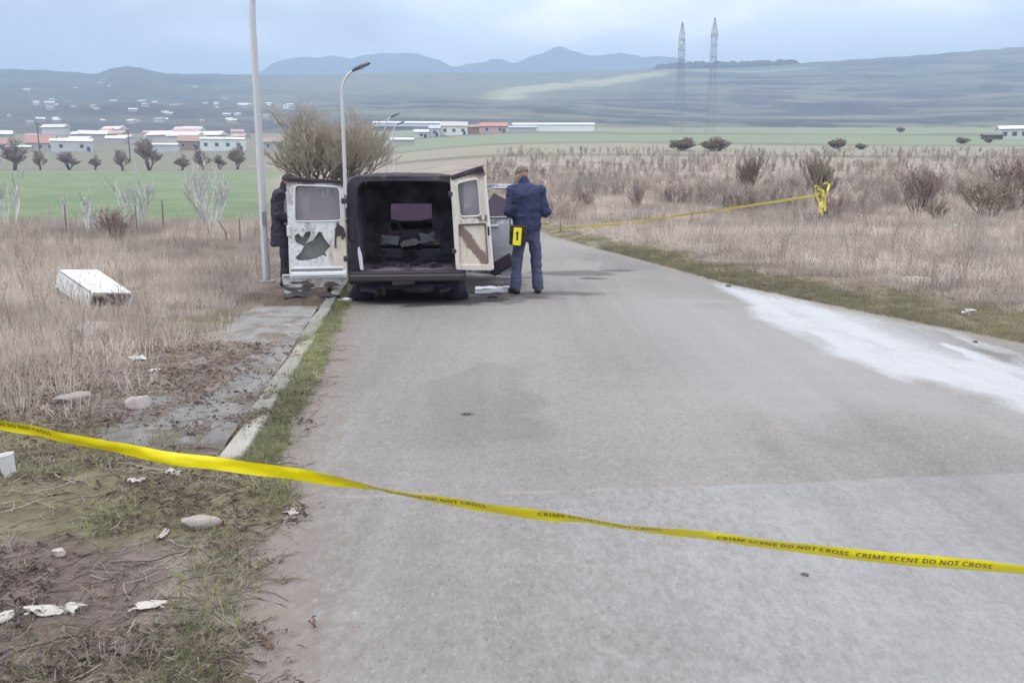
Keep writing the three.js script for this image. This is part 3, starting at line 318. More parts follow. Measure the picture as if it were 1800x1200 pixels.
    part(d, 'window_frame', tube(curve(win.concat([win[0]]).map(p => V(p[0], p[1], 0.055)), 90), 0.016, 6, false), mat(s > 0 ? [0.30, 0.32, 0.36] : [0.5, 0.5, 0.52], 0.5));
    part(d, 'glass_remnant', plate(k([[0.13, 0.93], [0.98, 0.93], [0.96, 1.3], [0.80, 1.2], [0.62, 1.3], [0.45, 1.1], [0.3, 1.08]]), [], 0.005, 0).translate(0, 0, 0.02), screenGlass, 'broken smoked door glass');
    part(d, 'inner_panel', slab(14, 10, (u, v) => [s * lerp(0.10, 0.98, u), lerp(0.18, 0.86, v) - 0.05 * u, 0.06 + 0.03 * Math.sin(v * Math.PI) * Math.sin(u * Math.PI) + (fbm(u * 5, v * 5, 3) - 0.5) * 0.03], s > 0 ? -0.02 : 0.02), mat(s > 0 ? [0.30, 0.30, 0.34] : [0.3, 0.3, 0.31], 0.7), 'buckled inner door lining'); part(d, 'door_pocket', box(0.42, 0.20, 0.07, s * 0.72, 0.20, 0.09, 0, 0, s * 0.5, 0.05), sootDull); part(d, 'speaker_ring', new THREE.TorusGeometry(0.085, 0.018, 6, 20).translate(s * 0.45, 0.34, 0.10), steel); part(d, 'handle', box(0.13, 0.03, 0.04, s * 0.62, 0.80, 0.10, 0, 0, 0, 0.01), mat([0.6, 0.6, 0.62], 0.4));
    const mr = new THREE.SphereGeometry(0.1, 12, 8); mr.scale(0.8, 0.95, 0.5); mr.translate(s * 0.17, 1.06, -0.08); part(d, 'wing_mirror', mr, s > 0 ? mat([0.62, 0.62, 0.63], 0.5) : soot);
  }
  top(van, 'burnt_van', 'burnt-out white van with its rear doors swung wide open, standing on the road', 'van');
}
{ // wreckage on the ground round the van
  const crumple = (w, h, d, seed) => { const g = mergeVertices(new THREE.BoxGeometry(w, h, d, 10, 3, 5).deleteAttribute('normal').deleteAttribute('uv')), P = g.attributes.position; for (let i = 0; i < P.count; i++) { const x = P.getX(i), y = P.getY(i), z = P.getZ(i); P.setXYZ(i, x + (fbm(z * 9 + seed, y * 9, 2) - 0.5) * 0.05, y * (0.7 + 0.6 * fbm(x * 6 + seed, z * 6, 2)) + (fbm(x * 5 + seed, z * 5 + 3, 3) - 0.5) * 0.09, z + (fbm(x * 7 + seed, y * 9 + 8, 3) - 0.5) * 0.08); } const o = g.toNonIndexed(); o.computeVertexNormals(); return o; };
  const wp = new THREE.Group(); wp.position.set(-2.87, 0, -12.28); wp.rotation.y = 0.06;
  const sk = plate(roundPoly([[-0.45, 0.28], [0.40, 0.30], [0.42, 0.12], [0.02, 0.10], [-0.10, 0.03], [-0.36, 0.0], [-0.42, 0.02]], [0.02, 0.02, 0.03, 0.1, 0.05, 0.05, 0.02]), [], 0.025, 0.005); part(wp, 'panel_sheet', sk, paint(61, (u, v, n) => [smooth(0.56, 0.66, n + (1 - v) * 0.06) * 0.8, 0.15, smooth(0.5, 0.6, n) * 0.4])); part(wp, 'panel_lip', box(0.83, 0.02, 0.06, -0.02, 0.29, 0.03, 0, 0, 0.01, 0.006), mat([0.6, 0.61, 0.63], 0.5)); part(wp, 'panel_brace', box(0.04, 0.24, 0.26, 0.2, 0.14, -0.13, -0.4, 0, 0, 0.01), steel);
  top(wp, 'sill_panel', 'torn white sill panel standing below the wide rear door', 'car panel');
  const list = [[-0.36, -12.5, 0.34, 0.09, 0.2, ash, 'ash_heap', 'pale heap of ash beside the rear wheel under the narrow rear door'], [-0.12, -12.6, 0.26, 0.08, 0.16, ash, 'ash_heap', 'small pale heap of ash close to the standing man'], [-0.24, -12.15, 0.45, 0.035, 0.12, sootDull, 'charred_strip', 'flat charred strip on the asphalt below the narrow rear door'], [-2.55, -11.75, 0.36, 0.05, 0.2, sootDull, 'charred_scrap', 'charred scrap at the kerb under the wide rear door'], [-2.30, -11.6, 0.16, 0.07, 0.1, ash, 'ash_heap', 'small grey lump of ash at the kerb under the wide rear door'], [-3.05, -11.9, 0.3, 0.04, 0.18, sootDull, 'charred_scrap', 'burnt scrap lying below the torn sill panel']];
  list.forEach(([x, z, w, h, d, m, n, l], i) => { const o = new THREE.Mesh(crumple(w, h, d, i * 7 + 3), m); o.position.set(x, Math.max(0, x < -2.2 ? leftSoil(x, z) : 0) + h * 0.25, z); o.rotation.y = i * 0.7; top(o, n, l, 'debris'); });
}
// ---------------------------------------------------------------- people
function mesher(f, lo, hi, N) { // surface f = 0 inside the box lo..hi
  const mc = new MarchingCubes(N, new THREE.MeshStandardMaterial(), false, false, 160000); mc.isolation = 0; const h = N / 2, c = lo.clone().add(hi).multiplyScalar(0.5), s = hi.clone().sub(lo).multiplyScalar(0.5), p = V(0, 0, 0);
  for (let k = 0; k < N; k++) for (let j = 0; j < N; j++) for (let i = 0; i < N; i++) { p.set(c.x + (i - h) / h * s.x, c.y + (j - h) / h * s.y, c.z + (k - h) / h * s.z); mc.field[k * N * N + j * N + i] = -f(p); }
  mc.update(); const n = mc.count, a = new Float32Array(n * 3); for (let i = 0; i < n; i++) { a[3 * i] = c.x + mc.positionArray[3 * i] * s.x; a[3 * i + 1] = c.y + mc.positionArray[3 * i + 1] * s.y; a[3 * i + 2] = c.z + mc.positionArray[3 * i + 2] * s.z; }
  let g = new THREE.BufferGeometry(); g.setAttribute('position', new THREE.BufferAttribute(a, 3)); let vol = 0; for (let i = 0; i < n; i += 3) { const o = 9 * (i / 3); vol += a[o] * (a[o + 4] * a[o + 8] - a[o + 5] * a[o + 7]) - a[o + 1] * (a[o + 3] * a[o + 8] - a[o + 5] * a[o + 6]) + a[o + 2] * (a[o + 3] * a[o + 7] - a[o + 4] * a[o + 6]); }
  if (vol < 0) for (let o = 0; o < a.length; o += 9) for (let q = 0; q < 3; q++) { const t = a[o + 3 + q]; a[o + 3 + q] = a[o + 6 + q]; a[o + 6 + q] = t; }
  g = mergeVertices(g, 1e-5); g.computeVertexNormals(); return g;
}
const cap = (a, b, ra, rb, fl = 1) => { const ab = b.clone().sub(a), L = ab.lengthSq(); return p => { const px = p.x - a.x, py = p.y - a.y, pz = (p.z - a.z), t = clamp((px * ab.x + py * ab.y + pz * ab.z) / L); return Math.hypot(px - ab.x * t, py - ab.y * t, (pz - ab.z * t) / fl) - lerp(ra, rb, t); }; };
const ell = (c, rx, ry, rz) => p => { const k = Math.hypot((p.x - c.x) / rx, (p.y - c.y) / ry, (p.z - c.z) / rz); return (k - 1) * Math.min(rx, ry, rz); };
const smin = (list, k) => p => { let d = list[0](p); for (let i = 1; i < list.length; i++) { const e = list[i](p), h = clamp(0.5 + 0.5 * (e - d) / k); d = lerp(e, d, h) - k * h * (1 - h); } return d; };
function handField(w, fwd, palmN, s) { // palm and five curled fingers
  const side = fwd.clone().cross(palmN).normalize(), at = (a, b, c) => w.clone().addScaledVector(fwd, a * s).addScaledVector(side, b * s).addScaledVector(palmN, c * s), bones = [cap(at(0, 0, 0), at(0.03, 0, 0), 0.026, 0.03), cap(at(0.03, -0.02, 0), at(0.085, -0.026, 0), 0.019, 0.015), cap(at(0.03, 0.02, 0), at(0.08, 0.026, 0), 0.019, 0.014), cap(at(0.03, 0, 0), at(0.09, 0, 0), 0.021, 0.016)], f = [];
  [[-0.030, 0.040], [-0.010, 0.046], [0.011, 0.043], [0.030, 0.034]].forEach(([b, l]) => { const p0 = at(0.086, b, 0), p1 = at(0.086 + l * 0.9, b * 1.1, l * 0.45), p2 = at(0.086 + l * 1.1, b * 1.1, l * 1.2), p3 = at(0.086 + l * 0.8, b * 1.1, l * 1.7); f.push(cap(p0, p1, 0.0095, 0.0088), cap(p1, p2, 0.0088, 0.008), cap(p2, p3, 0.008, 0.0072)); });
  const t0 = at(0.025, -0.03, 0.005), t1 = at(0.06, -0.055, 0.022), t2 = at(0.09, -0.052, 0.04); f.push(cap(t0, t1, 0.013, 0.011), cap(t1, t2, 0.011, 0.008)); return smin([smin(bones, 0.012), smin(f, 0.003)], 0.006);
}
function headField(c, pitch, yaw) { // face looks along -z before it is turned
  const inv = new THREE.Matrix4().makeRotationFromEuler(new THREE.Euler(pitch, yaw, 0, 'YXZ')).invert(), q = V(0, 0, 0), O = V(0, 0, 0);
  const skull = smin([ell(V(0, 0.035, 0.012), 0.077, 0.088, 0.098), ell(V(0, -0.035, -0.03), 0.058, 0.075, 0.066), cap(V(0, -0.02, -0.02), V(0, -0.09, -0.05), 0.058, 0.034)], 0.03);
  const f = smin([skull, cap(V(0, 0.012, -0.085), V(0, -0.028, -0.108), 0.010, 0.014), cap(V(-0.03, 0.03, -0.078), V(0.03, 0.03, -0.078), 0.013, 0.013), cap(V(-0.018, -0.062, -0.083), V(0.018, -0.062, -0.083), 0.008, 0.008), ell(V(-0.078, -0.005, 0.012), 0.012, 0.032, 0.02), ell(V(0.078, -0.005, 0.012), 0.012, 0.032, 0.02)], 0.012);
  const cut = [ell(V(-0.032, 0.006, -0.098), 0.016, 0.010, 0.014), ell(V(0.032, 0.006, -0.098), 0.016, 0.010, 0.014)];
  const turn = g => p => { q.copy(p).sub(c).applyMatrix4(inv); return g(q); };
  return { face: turn(p => Math.max(f(p), -cut[0](p), -cut[1](p))), hair: lowest => turn(p => { const s = skull(p) - 0.014 - 0.004 * Math.sin(p.x * 160) * Math.sin(p.y * 130 + p.z * 90); return Math.max(s, lowest - p.y + Math.max(0, -p.z - 0.02) * 1.6 + 0.0 * O.x); }) };
}
const skin = mat([0.46, 0.27, 0.20], 0.6);
function clothBump(s) { return { bumpMap: grain(s, s), bumpScale: 0.003 }; }
function boxUv(g) { const P = g.attributes.position, u = new Float32Array(P.count * 2); for (let i = 0; i < P.count; i++) { u[2 * i] = P.getX(i) + P.getZ(i); u[2 * i + 1] = P.getY(i); } g.setAttribute('uv', new THREE.BufferAttribute(u, 2)); return g; }
function person(o) {
  const g = new THREE.Group(), J = o.joints, j = k => V(...J[k]), fold = (p, a) => (fbm(p.x * 13 + p.z * 9 + 40 + o.seed, p.y * 17 + 20, 3) - 0.5) * a;
  const legs = ['L', 'R'], torsoTop = j('neck'), pel = j('pelvis'), ch = j('chest');
  const legBones = (e, k) => legs.flatMap(s => [cap(j('hip' + s), j('knee' + s), 0.078 + e, 0.055 + e), cap(j('knee' + s), j('ankle' + s), 0.053 + e, 0.038 + e + k)]);
  const armBones = e => legs.flatMap(s => [cap(j('shoulder' + s), j('elbow' + s), 0.052 + e, 0.041 + e), cap(j('elbow' + s), j('wrist' + s), 0.040 + e, 0.028 + e)]);
  const torso = e => [cap(pel, ch, 0.125 + e, 0.145 + e, 0.72), cap(j('shoulderL'), j('shoulderR'), 0.062 + e, 0.062 + e), cap(ch, torsoTop, 0.12 + e, 0.05 + e, 0.8)];
  const H = headField(j('head'), o.headPitch, o.headYaw), neck = cap(torsoTop.clone().add(V(0, -0.03, 0)), j('head').clone().add(V(0, -0.05, 0.02)), 0.056, 0.052);
  const body = smin([...torso(-0.02), ...armBones(-0.006), ...legBones(-0.012, 0), neck], 0.03), lo = V(-0.6, 0.04, -0.5), hi = V(0.6, 1.62, 0.5);
  const gs = [mesher(body, lo, hi, 84), mesher(smin([H.face, neck], 0.02), j('head').clone().add(V(-0.16, -0.19, -0.17)), j('head').clone().add(V(0.16, 0.16, 0.17)), 76)];
  for (const s of legs) { const w = j('wrist' + s), fw = w.clone().sub(j('elbow' + s)).normalize(), pn = V(...o.palm).normalize(); pn.sub(fw.clone().multiplyScalar(pn.dot(fw))).normalize(); const m = w.clone().addScaledVector(fw, 0.08); gs.push(mesher(smin([handField(w, fw, pn, 1), cap(j('elbow' + s).clone().lerp(w, 0.8), w, 0.026, 0.024)], 0.01), m.clone().addScalar(-0.13), m.clone().addScalar(0.13), 72)); }
  part(g, 'body', mergeGeometries(gs), skin);
  part(g, 'hair', mesher(H.hair(o.hairLine), j('head').clone().add(V(-0.15, -0.17, -0.16)), j('head').clone().add(V(0.15, 0.16, 0.16)), 64), mat(o.hair, 0.9));
  const tr = smin(legBones(0.022, 0.022).concat([cap(pel.clone().add(V(0, -0.03, 0)), pel.clone().add(V(0, 0.08, 0)), 0.145, 0.14, 0.8)]), 0.035);
  part(g, 'trousers', boxUv(mesher(p => Math.max(tr(p) + fold(p, 0.03), 0.055 - p.y), V(-0.5, 0.0, -0.42), V(0.5, 1.16, 0.42), 88)), mat(o.trousers, 0.92, clothBump(12)));
  const coat = smin([...torso(0.032), ...armBones(0.026), cap(pel.clone().add(V(0, o.hem - J.pelvis[1] + 0.04, 0)), ch, o.hemR, 0.165, 0.78)].concat(o.extra ? o.extra(j) : []), 0.045), collar = cap(torsoTop.clone().add(V(0, -0.02, 0.01)), torsoTop.clone().add(V(0, 0.055, -0.005)), 0.083, 0.075), cuffs = legs.map(s => { const w = j('wrist' + s), d = w.clone().sub(j('elbow' + s)).normalize(); return p => (p.x - w.x) * d.x + (p.y - w.y) * d.y + (p.z - w.z) * d.z; });
  const jf = p => { let d = Math.min(coat(p), collar(p)) + fold(p, 0.035); d = Math.max(d, o.hem - p.y + 0.02 * Math.sin(p.x * 9)); for (let i = 0; i < 2; i++) { const w = j('wrist' + legs[i]); if (p.distanceToSquared(w) < 0.03) d = Math.max(d, cuffs[i](p) + 0.01); } return d; };
  part(g, o.coatName, boxUv(mesher(jf, V(-0.52, o.hem - 0.08, -0.48), V(0.52, J.neck[1] + 0.16, 0.45), 92)), mat(o.coat, 0.88, clothBump(10)));
  if (o.shirt) part(g, 'shirt', boxUv(mesher(smin([cap(pel.clone().add(V(...o.shirtShift)), ch.clone().add(V(...o.shirtShift)), 0.13, 0.14, 0.75)], 0.02), V(-0.45, 0.7, -0.45), V(0.45, 1.6, 0.45), 56)), mat(o.shirt, 0.9));
  for (const s of legs) { const a = j('ankle' + s), d = V(...o.toe[s]); part(g, 'shoe', mesher(p => Math.max(smin([cap(V(a.x, 0.045, a.z).addScaledVector(d, -0.06), V(a.x, 0.038, a.z).addScaledVector(d, 0.15), 0.045, 0.038), cap(V(a.x, 0.05, a.z), V(a.x, 0.11, a.z), 0.05, 0.046)], 0.03)(p), 0.002 - p.y), V(a.x - 0.26, -0.03, a.z - 0.26), V(a.x + 0.26, 0.2, a.z + 0.26), 56), mat(o.shoes, 0.6)); }
  return g;
}
{
  const man = person({ seed: 3, headPitch: -0.45, headYaw: 0.35, hairLine: 0.02, hair: [0.15, 0.12, 0.105], coat: [0.026, 0.032, 0.085], trousers: [0.08, 0.085, 0.145], shoes: [0.03, 0.026, 0.03], hem: 0.90, hemR: 0.205, coatName: 'jacket', palm: [0, 1, -0.2], toe: { L: [-0.25, 0, -0.97], R: [0.2, 0, -0.98] },
    joints: { pelvis: [0.01, 0.93, 0.02], chest: [-0.005, 1.33, 0], neck: [-0.02, 1.56, -0.03], head: [-0.045, 1.69, -0.085], shoulderL: [-0.19, 1.47, -0.01], shoulderR: [0.19, 1.47, 0], elbowL: [-0.265, 1.19, 0.05], elbowR: [0.285, 1.18, 0.04], wristL: [-0.13, 1.13, -0.19], wristR: [0.13, 1.13, -0.2], hipL: [-0.085, 0.9, 0.02], hipR: [0.105, 0.9, 0.02], kneeL: [-0.13, 0.49, -0.01], kneeR: [0.15, 0.49, 0], ankleL: [-0.165, 0.09, 0.03], ankleR: [0.175, 0.09, 0.03] },
    extra: j => [cap(j('pelvis').add(V(0, 0.1, 0.02)), j('chest').add(V(0, 0.05, 0.03)), 0.19, 0.2, 0.74)] });
  man.position.set(0.205, 0.0, -12.45); man.rotation.y = 0.22; top(man, 'person', 'man in blue jacket and jeans seen from behind at the van', 'person');
  const other = person({ seed: 9, headPitch: -0.42, headYaw: -1.15, hairLine: 0.0, hair: [0.05, 0.035, 0.03], coat: [0.030, 0.022, 0.040], trousers: [0.028, 0.022, 0.036], shoes: [0.02, 0.016, 0.02], hem: 0.62, hemR: 0.21, coatName: 'coat', palm: [0, 1, 0], shirt: [0.42, 0.40, 0.43], shirtShift: [0.085, 0.02, 0.05], toe: { L: [0.9, 0, -0.2], R: [0.95, 0, 0.25] },
    joints: { pelvis: [-0.01, 0.9, 0], chest: [0.0, 1.27, 0], neck: [0.045, 1.46, 0.01], head: [0.11, 1.545, 0.015], shoulderL: [0.0, 1.36, -0.17], shoulderR: [-0.02, 1.36, 0.18], elbowL: [0.06, 1.08, -0.22], elbowR: [-0.02, 1.08, 0.23], wristL: [0.26, 1.05, -0.13], wristR: [0.19, 1.0, 0.16], hipL: [0, 0.88, -0.09], hipR: [0, 0.88, 0.09], kneeL: [0.05, 0.48, -0.1], kneeR: [0.02, 0.48, 0.1], ankleL: [0.03, 0.09, -0.11], ankleR: [0.01, 0.09, 0.11] } });
  other.position.set(-3.43, leftSoil(-3.43, -12.95) + 0.005, -12.95); top(other, 'person', 'dark-haired man in long dark coat half hidden behind the van door', 'person');
  const bag = new THREE.Group(); bag.position.set(0.085, 0.71, -12.27); bag.rotation.y = 0.1; const brown = mat([0.045, 0.026, 0.024], 0.7, clothBump(8));
  part(bag, 'pouch', box(0.24, 0.27, 0.10, 0, 0.135, 0, 0.05, 0, -0.06, 0.035), brown); part(bag, 'flap', box(0.25, 0.13, 0.03, 0, 0.225, 0.055, 0.1, 0, -0.06, 0.014), brown); part(bag, 'strap', tube(curve([V(-0.11, 0.25, 0.0), V(-0.10, 0.45, -0.01), V(0.02, 0.66, 0.0), V(0.19, 0.82, -0.08), V(0.25, 0.855, -0.19)], 24), 0.007, 6), mat([0.02, 0.02, 0.035], 0.8));
  top(bag, 'shoulder_bag', 'dark brown shoulder bag at the hip of the man in blue', 'bag');
  const mk = new THREE.Group(); mk.position.set(0.065, 0.72, -12.155); mk.rotation.set(-0.06, 0.05, -0.07); part(mk, 'card', plate(roundPoly([[-0.058, 0], [0.058, 0], [0.058, 0.25], [-0.058, 0.25]], 0.01), [], 0.008, 0.002), mat([0.78, 0.70, 0.02], 0.5)); part(mk, 'numeral', plate([[-0.012, 0.07], [0.014, 0.07], [0.014, 0.195], [-0.004, 0.195], [-0.026, 0.175], [-0.022, 0.155], [-0.010, 0.163]], [], 0.003, 0).translate(0, 0, 0.008), mat([0.02, 0.018, 0.012], 0.6), 'black numeral one'); part(mk, 'clip', box(0.02, 0.03, 0.09, 0, 0.24, -0.04), mat([0.03, 0.03, 0.03], 0.5));
  top(mk, 'number_marker', 'yellow marker card with black numeral, clipped to the brown bag', 'marker');
}
// ---------------------------------------------------------------- street lamps
{
  const white = mat([0.52, 0.52, 0.54], 0.5, { bumpMap: grain(2, 8), bumpScale: 0.002 }), dark = mat([0.10, 0.12, 0.15], 0.5), lens = mat([0.35, 0.36, 0.36], 0.2);
  const make = () => { const l = new THREE.Group();
    part(l, 'base_plate', new THREE.CylinderGeometry(0.13, 0.14, 0.05, 12).translate(0, 0.025, 0), mat([0.3, 0.29, 0.28], 0.9));
    const pts = [V(0, 0, 0)]; for (let k = 1; k <= 10; k++) pts.push(V(0.0, 4.05 * k / 10, 0)); const arm = curve([V(0, 4.05, 0), V(0.03, 4.3, 0), V(0.14, 4.55, 0), V(0.36, 4.76, 0)], 14).slice(1); const all = pts.concat(arm); part(l, 'pole', tube(all, all.map((p, i) => lerp(0.062, 0.032, i / (all.length - 1))), 12), white);
    const hatch = part(l, 'hatch', box(0.07, 0.22, 0.02, 0.0, 1.02, 0.052, 0, 0, 0, 0.006), mat([0.28, 0.28, 0.30], 0.6)); hatch.rotation.y = 0.5;
    const f = part(l, 'lamp_head', tube([V(0.33, 4.735, 0), V(0.45, 4.81, 0), V(0.62, 4.885, 0), V(0.84, 4.96, 0), V(0.88, 4.965, 0)], [0.04, 0.06, 0.065, 0.045, 0.02], 10), dark, 'slim dark lamp head'); part(f, 'lens', tube([V(0.48, 4.78, 0), V(0.66, 4.855, 0), V(0.82, 4.915, 0)], [0.03, 0.045, 0.025], 8), lens);
    return l; };
  const proto = make(); const spots = [[-3.87, -13.4, 'tall white lamp post rising out of the frame beside the van', 1], [-5.08, -26.4, 'white curved lamp post in front of the large bare tree', 1], [-7.62, -52.8, 'slender white lamp post just clear of the bare tree', 1], [-8.95, -66, 'smallest lamp post of the row, farthest along the road', 1]];
  spots.forEach(([x, z, label, s], i) => { const o = i ? proto.clone() : proto; o.position.set(x, i ? terrain(x, z) : leftSoil(x, z) - 0.02, z); top(o, 'street_lamp', label, 'street lamp', 'street lamps along the road'); });
  const wood = mat([0.12, 0.11, 0.115], 0.9);
  for (const [b, d, h, l] of [[-0.541, 300, 12.4, 'thin dark utility pole in front of the red-roofed house'], [-0.438, 300, 10.2, 'thin grey utility pole between the white halls']]) { const p = new THREE.Group(), x = b * d; part(p, 'pole', tube([V(0, -0.3, 0), V(0, h, 0)], [0.22, 0.16], 8), wood); part(p, 'crossarm', box(1.6, 0.15, 0.15, 0, h - 0.5, 0), wood); for (const q of [-0.65, 0, 0.65]) part(p, 'insulator', box(0.1, 0.2, 0.1, q, h - 0.32, 0), lens); p.position.set(x, terrain(x, -d), -d); top(p, 'utility_pole', l, 'utility pole'); }
}
// ---------------------------------------------------------------- lattice pylons
{
  const m = mat([0.26, 0.265, 0.28], 0.7), build = (H) => { const g = new THREE.Group(), w = y => y < 0.62 * H ? lerp(2.0, 1.1, y / (0.62 * H)) : y < 0.87 * H ? 1.1 : lerp(1.1, 0.1, (y - 0.87 * H) / (0.13 * H)), c = (y, k) => V([-1, 1, 1, -1][k] * w(y), y, [-1, -1, 1, 1][k] * w(y));
    const lv = []; for (let y = 0; y < 0.99 * H; y += lerp(4.2, 2.2, y / H)) lv.push(y); lv.push(H);
    for (let k = 0; k < 4; k++) { const a = new Acc(); for (let i = 0; i < lv.length - 1; i++) a.cone(c(lv[i], k), c(lv[i + 1], k), 0.10, 0.10, 4); part(g, 'leg', a.build(), m); }
    const br = new Acc(); for (let i = 0; i < lv.length - 1; i++) for (let k = 0; k < 4; k++) { const n = (k + 1) % 4; br.cone(c(lv[i], k), c(lv[i + 1], n), 0.05, 0.05, 3); br.cone(c(lv[i], n), c(lv[i + 1], k), 0.05, 0.05, 3); br.cone(c(lv[i], k), c(lv[i], n), 0.05, 0.05, 3); } part(g, 'bracing', br.build(), m);
    for (const [q, L] of [[0.66, 2.6], [0.75, 3.0], [0.84, 2.5]]) { const y = q * H; for (const s of [-1, 1]) { const a = new Acc(), e = V(s * (0.4 + L), y + 0.2, 0); for (const zz of [-1.05, 1.05]) { a.cone(V(s * 1.05, y, zz), e, 0.12, 0.08, 4); a.cone(V(s * 1.05, y + 1.6, zz), e, 0.1, 0.07, 4); } a.cone(e, e.clone().add(V(0, -1.6, 0)), 0.12, 0.12, 4); part(g, 'crossarm', a.build(), m); } } return g; };
  for (const [b, d, H, l] of [[0.190, 430, 51.5, 'lattice pylon on the far field, the shorter of the pair'], [0.226, 430, 53.5, 'lattice pylon on the far field, the taller of the pair']]) { const o = build(H), x = b * d; o.position.set(x, terrain(x, -d) - 0.2, -d); o.rotation.y = 0.9; top(o, 'power_pylon', l, 'pylon', 'power pylons below the ridge'); }
}
// ---------------------------------------------------------------- yellow tape
const tapeTex = (() => { const W = 2048, H = 128, c = document.createElement('canvas'); c.width = W; c.height = H; const x = c.getContext('2d'); x.fillStyle = '#efe20a'; x.fillRect(0, 0, W, H); const r = rng(15); for (let k = 0; k < 900; k++) { x.fillStyle = k % 2 ? 'rgba(245,236,70,0.16)' : 'rgba(190,170,8,0.16)'; x.fillRect(r() * W, r() * H, 2 + r() * 26, 1 + r() * 3); } x.fillStyle = '#75650f'; x.font = 'bold 34px sans-serif'; x.textBaseline = 'middle'; const t = 'CRIME SCENE DO NOT CROSS', got = x.measureText(t).width; for (const m of [0.02, 0.57, 2.5, 3.18, 3.86, 4.36, 4.95]) { x.save(); x.translate(m * 345, 26); x.scale(165 / got, 1); x.fillText(t, 0, 0); x.restore(); } const q = new THREE.CanvasTexture(c); q.colorSpace = THREE.SRGBColorSpace; q.wrapS = THREE.RepeatWrapping; q.magFilter = THREE.LinearFilter; return q; })();
const tapeMat = new THREE.MeshPhysicalMaterial({ map: tapeTex, roughness: 0.32, transmission: 0.22, thickness: 0 });
function ribbon(rows, width, perMetre, shift = 0, fine = 16) { // rows: [x, y, z, roll]; one face printed, the other plain; slightly cupped across
  const cv = new THREE.CatmullRomCurve3(rows.map(r => V(r[0], r[1], r[2]))), n = rows.length * fine, pos = [], uv = [], idx = [], M = 6; let len = 0, last = null;
  for (let i = 0; i <= n; i++) { const t = i / n, p = cv.getPoint(t), T = cv.getTangent(t), q = t * (rows.length - 1), a = Math.min(Math.floor(q), rows.length - 2), roll = lerp(rows[a][3], rows[a + 1][3], smooth(0, 1, q - a)); if (last) len += p.distanceTo(last); last = p.clone(); const N0 = T.clone().cross(V(0, 1, 0)).normalize(), B0 = N0.clone().cross(T).normalize(), W = B0.clone().multiplyScalar(Math.cos(roll)).addScaledVector(N0, Math.sin(roll)), N = N0.clone().multiplyScalar(Math.cos(roll)).addScaledVector(B0, -Math.sin(roll)), wv = (fbm(len * 9, 3, 2) - 0.5) * 0.006; for (let s = 0; s < 2; s++) for (let k = 0; k <= M; k++) { const e = k / M * 2 - 1, r = p.clone().addScaledVector(W, e * width / 2).addScaledVector(N, 0.020 * (fbm(len * 4 + 3, 7, 3) - 0.42) * (1 - e * e) + 0.006 * (fbm(len * 7 + 9, e * 2.2 + 4, 3) - 0.5) + wv * e + (s ? -0.0006 : 0.0006)); pos.push(r.x, r.y, r.z); uv.push(len * perMetre + shift, s ? 0.25 + e * 0.2 : 0.5 + (e + 1) * 0.25); } }
  const R = 2 * (M + 1); for (let i = 0; i < n; i++) for (let s = 0; s < 2; s++) for (let k = 0; k < M; k++) { const a = i * R + s * (M + 1) + k, b = a + R; s ? idx.push(a, b + 1, a + 1, a, b, b + 1) : idx.push(a, a + 1, b + 1, a, b + 1, b); }
  const g = new THREE.BufferGeometry(); g.setAttribute('position', new THREE.Float32BufferAttribute(pos, 3)); g.setAttribute('uv', new THREE.Float32BufferAttribute(uv, 2)); g.setIndex(idx); g.computeVertexNormals(); return g;
}
